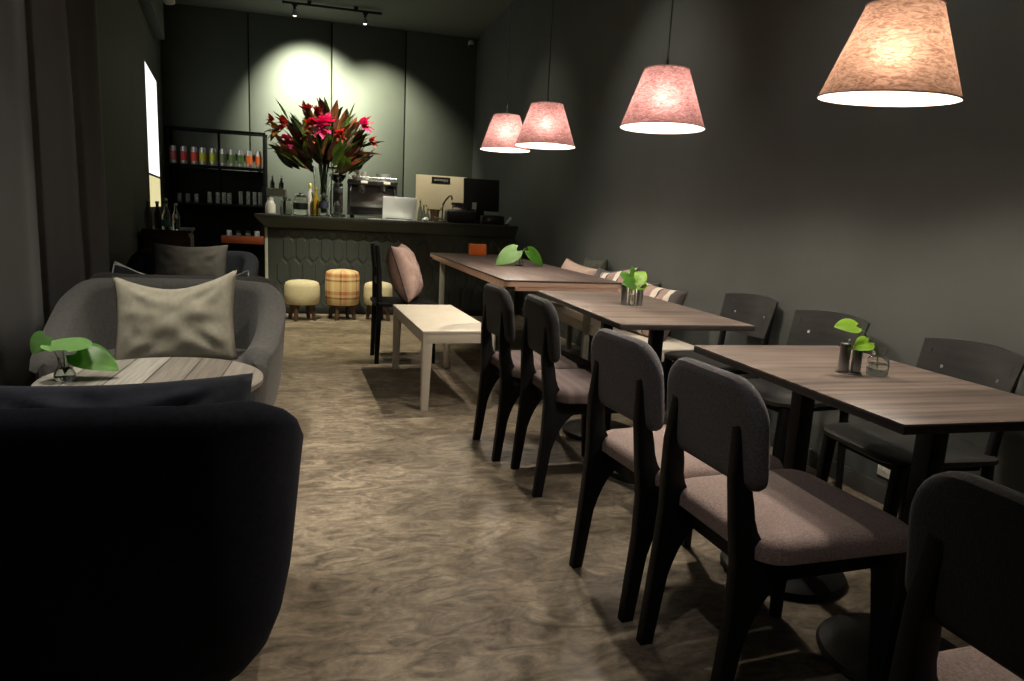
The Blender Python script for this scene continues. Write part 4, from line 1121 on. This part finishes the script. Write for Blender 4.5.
# ------------------------------------------------------------------ shelf of tins, cabinet of bottles
def build_shelf():
    X0, X1, Y = -2.25, -.95, 10.72
    t = thing('shelf_unit', 'tall black shelf unit of drink tins and glasses at the back left', 'shelf', ((X0 + X1) / 2, Y, 0))
    W = X1 - X0; D = .3
    b = B()
    for x in (-W / 2 + .02, 0.0, W / 2 - .02):
        for yy in ((-D / 2 + .015, D / 2 - .015) if x else (D / 2 - .015,)): box(b, (x, yy, 1.075), (.035, .03, 2.15), .003)
    for zz in (.04, 2.135):
        for yy in (-D / 2 + .015, D / 2 - .015): box(b, (0, yy, zz), (W, .03, .03), .003)
    obj('frame', b, 'shelf_black', t)
    for zz in (1.66, 1.14, .6):
        b = B(); box(b, (0, 0, zz - .014), (W - .04, D - .01, .028), .003); obj('shelf_board', b, 'shelf_black', t)
    b = B(); box(b, (0, D / 2 - .006, .82), (W - .03, .008, 1.6)); obj('back_panel', b, 'shelf_black', t)
    cols = [('rose', (.5, .12, .14)), ('crimson', (.55, .05, .05)), ('red', (.62, .06, .03)), ('yellow', (.55, .5, .03)), ('yellow-green', (.5, .52, .03)), ('sage', (.16, .2, .1)), ('leaf green', (.14, .24, .07)), ('dark green', (.1, .2, .06)), ('orange', (.8, .17, .03)), ('orange', (.8, .17, .03))]
    labs = ['silver tin with a rose label at the left end of the tin row', 'silver tin with a crimson label second in the tin row', 'silver tin with a red label left of the first yellow one', 'yellow-labelled tin left of its yellow-green neighbour', 'yellow-green tin in the middle of the tin row', 'sage-labelled tin first of the three green ones', 'green-labelled tin between the two other green ones', 'dark green-labelled tin left of the orange ones', 'orange-labelled tin, left of the two orange ones', 'orange-labelled tin at the right end of the tin row']
    for k in range(10):
        x = (-2.163, -2.03, -1.895, -1.785, -1.653, -1.52, -1.405, -1.292, -1.18, -1.05)[k]
        n, c = cols[k]
        mm = mat('tin_label_' + str(k), c, .5)
        t = thing('drink_tin', labs[k], 'tin', (x, 10.66, 1.66), 0, 'tins on the top shelf')
        b = B(); lathe(b, [(0, 0), (.04, 0), (.043, .006), (.043, .205), (.038, .22), (.038, .235), (0, .236)], 20); obj('tin_body', b, 'silver_can', t)
        b = B(); lathe(b, [(.0435, .045), (.0445, .046), (.0445, .165), (.0435, .166)], 20); obj('paper_label', b, mm, t)
    # glasses, mugs and cups on the middle shelf
    proto = None
    gx = [(-2.10, 's'), (-1.99, 's'), (-1.88, 's'), (-1.71, 't'), (-1.60, 't'), (-1.52, 't'), (-1.45, 't'), (-1.30, 'c'), (-1.20, 'c'), (-1.115, 'c'), (-1.04, 'c')]
    pos = ['leftmost', 'second from the left', 'third from the left', 'fourth from the left', 'fifth from the left', 'sixth, in the middle', 'seventh from the left', 'fourth from the right', 'third from the right', 'second from the right', 'rightmost']
    kinds = {'s': ('short clear glass', .12, .032), 't': ('clear tumbler', .16, .03), 'c': ('tall slim clear glass', .19, .026)}
    for k, (x, q) in enumerate(gx):
        nm, h, r = kinds[q]
        t = thing('drinking_glass', nm + ' on the middle shelf below the tins, ' + pos[k], 'glass', (x, 10.66, 1.14), 0, 'glasses on the middle shelf')
        b = B(); lathe(b, [(0, 0), (r * .85, 0), (r, .01), (r, h), (r - .003, h), (r - .004, .015), (0, .014)], 18); obj('glass_body', b, 'cup_glass', t)
    t = thing('wooden_crate', 'orange-red wooden crate holding small jars, low on the shelf unit', 'crate', (-1.27, 10.64, .6))
    b = B()
    box(b, (0, 0, .006), (.56, .22, .012), .002)
    for s in (-1, 1): box(b, (0, s * .104, .055), (.56, .012, .1), .003); box(b, (s * .274, 0, .055), (.012, .2, .1), .003)
    obj('crate_box', b, 'orange_wood', t)
    for k, lb in enumerate(('white-lidded jar at the left end of the orange crate', 'dim jar second from left in the orange crate', 'dim jar third from left in the orange crate', 'white-lidded jar at the right end of the orange crate')):
        jar_lathe('spice_jar', lb, 'jar', (-1.46 + k * .125, 10.64, .613), [(0, 0), (.035, 0), (.038, .006), (.038, .12), (.03, .135)], 'silver_can' if k in (0, 3) else 'smoke_glass', 'jars in the orange crate', lid=[(.032, .135), (.034, .136), (.034, .165), (0, .167)], lidm='white' if k in (0, 3) else 'dark_steel')

def build_cabinet():
    t = thing('sideboard', 'low dark wooden cabinet of bottles against the left wall', 'cabinet', (-1.62, 7.72, 0), rad(8.1))
    b = B(); box(b, (0, 0, .45), (.38, .9, .80), .005); obj('cabinet_body', b, 'cabinet', t)
    b = B(); box(b, (0, 0, .862), (.43, .95, .026), .005); obj('cabinet_top', b, 'cabinet', t)
    for s in (-1, 1):
        b = B(); box(b, (.195, s * .22, .46), (.016, .41, .7), .004); d = obj('door', b, 'cabinet', t)
        b = B(); lathe(b, [(0, 0), (.012, 0), (.012, .02), (0, .022)], 12, (.203, s * .05, .5), Matrix.Rotation(PI / 2, 4, 'Y')); obj('knob', b, 'steel', d)
    for sx in (-1, 1):
        for sy in (-1, 1):
            b = B(); box(b, (sx * .15, sy * .38, .025), (.04, .04, .05), .003); obj('foot', b, 'cabinet', t)
    zc = .875
    L = [(-1.73, 7.35, .26, 'smoke_glass', 'tall dark bottle at the left of the cabinet top'), (-1.665, 7.43, .24, 'smoke_glass', 'dark bottle second from left on the cabinet top'), (-1.60, 7.48, .27, 'smoke_glass', 'dark bottle in the middle of the cabinet top'),
         (-1.575, 7.34, .22, 'glass', 'clear bottle with a teal label at the front of the cabinet top'), (-1.50, 7.42, .23, 'glass', 'clear bottle at the right end of the cabinet top')]
    for k, (x, y, h, m, lb) in enumerate(L):
        r = .036
        t = jar_lathe('glass_bottle', lb, 'bottle', (x, y, zc), [(0, 0), (r * .95, 0), (r, .008), (r, h * .55), (.015, h * .8), (.013, h)], m, 'bottles on the dark cabinet', lid=[(.014, h), (.017, h + .001), (.017, h + .022), (0, h + .023)], lidm='steel')
        if k == 3: b = B(); lathe(b, [(r + .0005, .03), (r + .002, .03), (r + .002, .09), (r + .0005, .09)], 20); obj('paper_label', b, mat('teal_label', (.1, .4, .36), .6), t)

# ------------------------------------------------------------------ lamps
PEND = [(1.552, 1.770, 1.545, 'nearest and largest pendant lamp, its pink-tan fabric shade over the near table'), (1.43, 2.981, 1.584, 'second nearest pink pendant lamp, over the middle table'),
        (1.272, 4.29, 1.604, 'pink pendant lamp overlapping in front of the farthest one'), (1.245, 5.25, 1.654, 'farthest pink pendant lamp, partly behind its neighbour')]
def build_pendants():
    first = None
    for x, y, z, lb in PEND:
        if first is None:
            t = thing('pendant_lamp', lb, 'lamp', (x, y, z), 0, 'pink fabric pendant lamps')
            b = B(); r0, r1, h = .188, .099, .25
            loft(b, [[(r * math.cos(2 * PI * i / 64), r * math.sin(2 * PI * i / 64), zz) for i in range(64)] for r, zz in ((r0, 0), (r0 + (r1 - r0) * .5, h * .5), (r1, h))], cap=False)
            # make the outside face outwards
            for f in b.faces:
                c = f.calc_center_median()
                if f.normal.dot(Vector((c.x, c.y, 0))) < 0: f.normal_flip()
            obj('lamp_shade', b, 'shade', t, ang=60)
            for r, zz in ((r0, 0), (r1, h)):
                b = B(); tube(b, [((r + .0005) * math.cos(2 * PI * i / 48), (r + .0005) * math.sin(2 * PI * i / 48), zz) for i in range(49)], .0025, 6)
                obj('shade_ring', b, 'cushion_pink', t)
            b = B()
            for k in range(3):
                a = 2 * PI * k / 3; tube(b, [(.018 * math.cos(a), .018 * math.sin(a), h - .02), (r1 * math.cos(a), r1 * math.sin(a), h)], .002, 5)
            obj('spider', b, 'steel', t)
            b = B(); lathe(b, [(0, .15), (.02, .15), (.021, .16), (.021, .25), (.01, .262), (.006, .30), (0, .30)], 16); obj('socket', b, 'dark_steel', t)
            b = B(); bmesh.ops.create_icosphere(b, subdivisions=3, radius=.042)
            for v in b.verts: v.co.z = v.co.z * 1.15 + .115
            obj('bulb', b, 'bulb', t)
            b = B(); tube(b, [(0, 0, .29), (0, 0, H - z + .08)], .0035, 6); obj('cord', b, 'cord', t)
            first = t
        else:
            dup(first, (x, y, z), 0.7 * y, lb)

def tilt_near_shade():
    sh = bpy.data.objects['lamp_shade']; sh.data = sh.data.copy(); sh.data.materials[0] = MT['shade_tan']
    for ch in bpy.data.objects['pendant_lamp'].children:
        if ch.name in ('lamp_shade', 'shade_ring', 'shade_ring.001', 'spider'): ch.rotation_euler = (rad(4), 0, 0)

def spot(name, loc, target, energy, size, blend, col=(1, .84, .62), r=.04):
    l = bpy.data.lights.new(name, 'SPOT'); l.energy = energy; l.color = col
    l.spot_size = rad(size); l.spot_blend = blend; l.shadow_soft_size = r
    o = bpy.data.objects.new(name, l); C.objects.link(o); o.location = loc
    o.rotation_euler = (Vector(target) - Vector(loc)).to_track_quat('-Z', 'Y').to_euler()
    return o

def build_track():
    t = thing('track_light', 'black ceiling track with two small spot lamps above the bar', 'lamp', (-.04, 10.1, H))
    b = B(); box(b, (0, 0, -.05), (1.28, .035, .03), .003); box(b, (-.3, 0, -.018), (.05, .05, .036), .003); box(b, (.3, 0, -.018), (.05, .05, .036), .003); obj('track_rail', b, 'track', t)
    for sx, g in ((-.485, 'lamp_warm'), (.42, 'lamp_pink')):
        b = B(); tube(b, [(sx, 0, -.065), (sx, 0, -.12)], .018, 10); box(b, (sx, 0, -.075), (.07, .035, .025), .004)
        h = obj('spot_holder', b, 'track', t)
        b = B(); lathe(b, [(0, .075), (.02, .07), (.022, .05), (.045, .0), (.043, -.004), (.0, .01)], 20, (sx, .015, -.19), Matrix.Rotation(rad(14), 4, 'X')); obj('lamp_reflector', b, 'steel', h)
        b = B(); bmesh.ops.create_icosphere(b, subdivisions=2, radius=.032)
        for v in b.verts: v.co += Vector((sx, .012, -.178))
        obj('bulb', b, g, h)
    t = thing('ceiling_spotlight', 'white spotlight head cut off by the top edge at the upper left', 'lamp', (-1.705, 8.3, 3.30))
    b = B(); lathe(b, [(0, H - 3.3), (.05, H - 3.3), (.05, H - 3.33), (.012, H - 3.34), (.012, -.03), (0, -.03)], 20); obj('mount', b, 'white', t)
    b = B(); lathe(b, [(0, .1), (.05, .1), (.055, .09), (.055, -.02), (.05, -.03), (0, -.028)], 20, (.04, -.03, -.12), Matrix.Rotation(rad(35), 4, 'X')); obj('lamp_head', b, 'white', t)
    t = thing('security_camera', 'small white security camera in the upper right back corner', 'camera', (1.98, 10.93, 3.72))
    b = B(); box(b, (0, .06, 0), (.05, .09, .05), .006); obj('bracket', b, 'white', t)
    b = B(); lathe(b, [(0, .04), (.03, .035), (.045, .01), (.045, -.03), (0, -.03)], 18, (0, -.02, 0)); obj('housing', b, 'white', t)
    b = B(); lathe(b, [(.04, -.03), (.034, -.055), (0, -.068)], 16, (0, -.02, 0)); obj('lens_dome', b, 'black_plastic', t)

def build_lights():
    # the two wall washers of the track above the bar
    spot('bar_spot_bright', (-.5, 10.12, 3.6), (-.36, 11.03, 2.6), 820, 88, 1, (1, .98, .80), .05)
    spot('bar_spot_soft', (.4, 10.12, 3.6), (.60, 11.03, 2.0), 320, 92, 1, (1, .97, .75), .05)
    # further ceiling spots of the room and added fill lamps, above the picture
    spot('lounge_spot', (-.85, 3.05, 3.75), (-.68, 2.95, .4), 270, 44, .8, (1, .93, .78))
    spot('aisle_spot', (-.3, 5.2, 3.7), (-.1, 6.7, 0), 520, 46, .8, (1, .9, .62))
    spot('bench_spot', (2.0, 4.9, 3.75), (.6, 4.6, .4), 330, 34, .8, (1, .9, .68), .02)
    spot('near_aisle_spot', (.95, 3.3, 3.75), (.2, 2.5, 0), 170, 62, .9, (1, .88, .7))
    spot('entry_spot', (-.5, .1, 3.7), (.75, 1.5, .5), 45, 34, 1, (1, .9, .85))
    spot('bar_front_fill', (1.0, 6.5, 3.7), (0, 8.1, 1.4), 330, 40, .9, (1, .95, .8))  # added fill for the flowers, jars and cups on the bar
    spot('bar_work_spot', (.8, 7.5, 3.7), (.25, 8.2, 1.4), 300, 60, .8, (1, .95, .75))
    spot('board_fill', (1.1, 8.3, 3.7), (1.3, 9.2, 1.2), 220, 36, .8, (1, .93, .7))  # added lamp that brightens the cream board
    spot('wall_fill', (.9, 4.6, 3.7), (2.3, 4.9, .7), 110, 70, 1, (1, .96, .84))  # added fill, lifts the right wall beyond what the pendants give
    spot('wall_fill_far', (.8, 7.3, 3.7), (2.2, 7.5, .9), 50, 74, 1, (1, .97, .8))  # added fill for the far stretch of the right wall
    spot('wall_fill_near', (1.0, 2.4, 3.7), (2.3, 2.6, .7), 60, 70, 1, (1, .96, .86))  # added fill for the near stretch of the right wall
    spot('curtain_fill', (-.85, 1.6, 3.7), (-1.36, 2.8, 1.0), 110, 80, 1, (1, .92, .82))  # added grazing light to lift the dark curtain
    w = bpy.data.worlds.new('dim_room'); bpy.context.scene.world = w; w.use_nodes = True
    w.node_tree.nodes['Background'].inputs[0].default_value = (.02, .02, .02, 1)

def build_camera():
    R = [[0.9683918392536813, 0.005081949606916289, 0.24938207524813202], [-0.24434808521882834, -0.1815354418433668, 0.9525433830564494], [0.05011246268907983, -0.9833712712617377, -0.1745556757607991]]
    c = bpy.data.cameras.new('camera'); c.sensor_fit = 'HORIZONTAL'; c.sensor_width = 36; c.lens = 690 / 1024 * 36
    c.clip_start = .02; c.clip_end = 60
    o = bpy.data.objects.new('camera', c); C.objects.link(o)
    M = Matrix(((R[0][0], -R[0][1], -R[0][2], 0), (R[1][0], -R[1][1], -R[1][2], 0), (R[2][0], -R[2][1], -R[2][2], 1.15), (0, 0, 0, 1)))
    o.matrix_world = M
    bpy.context.scene.camera = o

setup_materials()
build_room(); build_curtain(); build_chairs(); build_pillow_chair(); build_lounge(); build_tables(); build_benches()
build_table_settings(); build_counter(); build_stools(); build_bouquet(); build_bar_items(); build_shelf(); build_cabinet()
build_pendants(); tilt_near_shade(); build_track(); build_lights(); build_camera()
# wall outlet
t = thing('wall_outlet', 'white power outlet low on the right wall behind the near table', 'outlet', (WX(2.37) - .004, 2.37, .155), rad(-90 + 1.6))
b = B(); box(b, (0, 0, 0), (.075, .01, .075), .003); obj('outlet_plate', b, 'white', t)
b = B(); box(b, (0, -.006, 0), (.03, .004, .03), .002); obj('socket', b, 'milky', t)
vs = bpy.context.scene.view_settings
vs.view_transform = 'Standard'; vs.look = 'None'; vs.exposure = 0.14; vs.gamma = 1.0; vs.use_curve_mapping = False
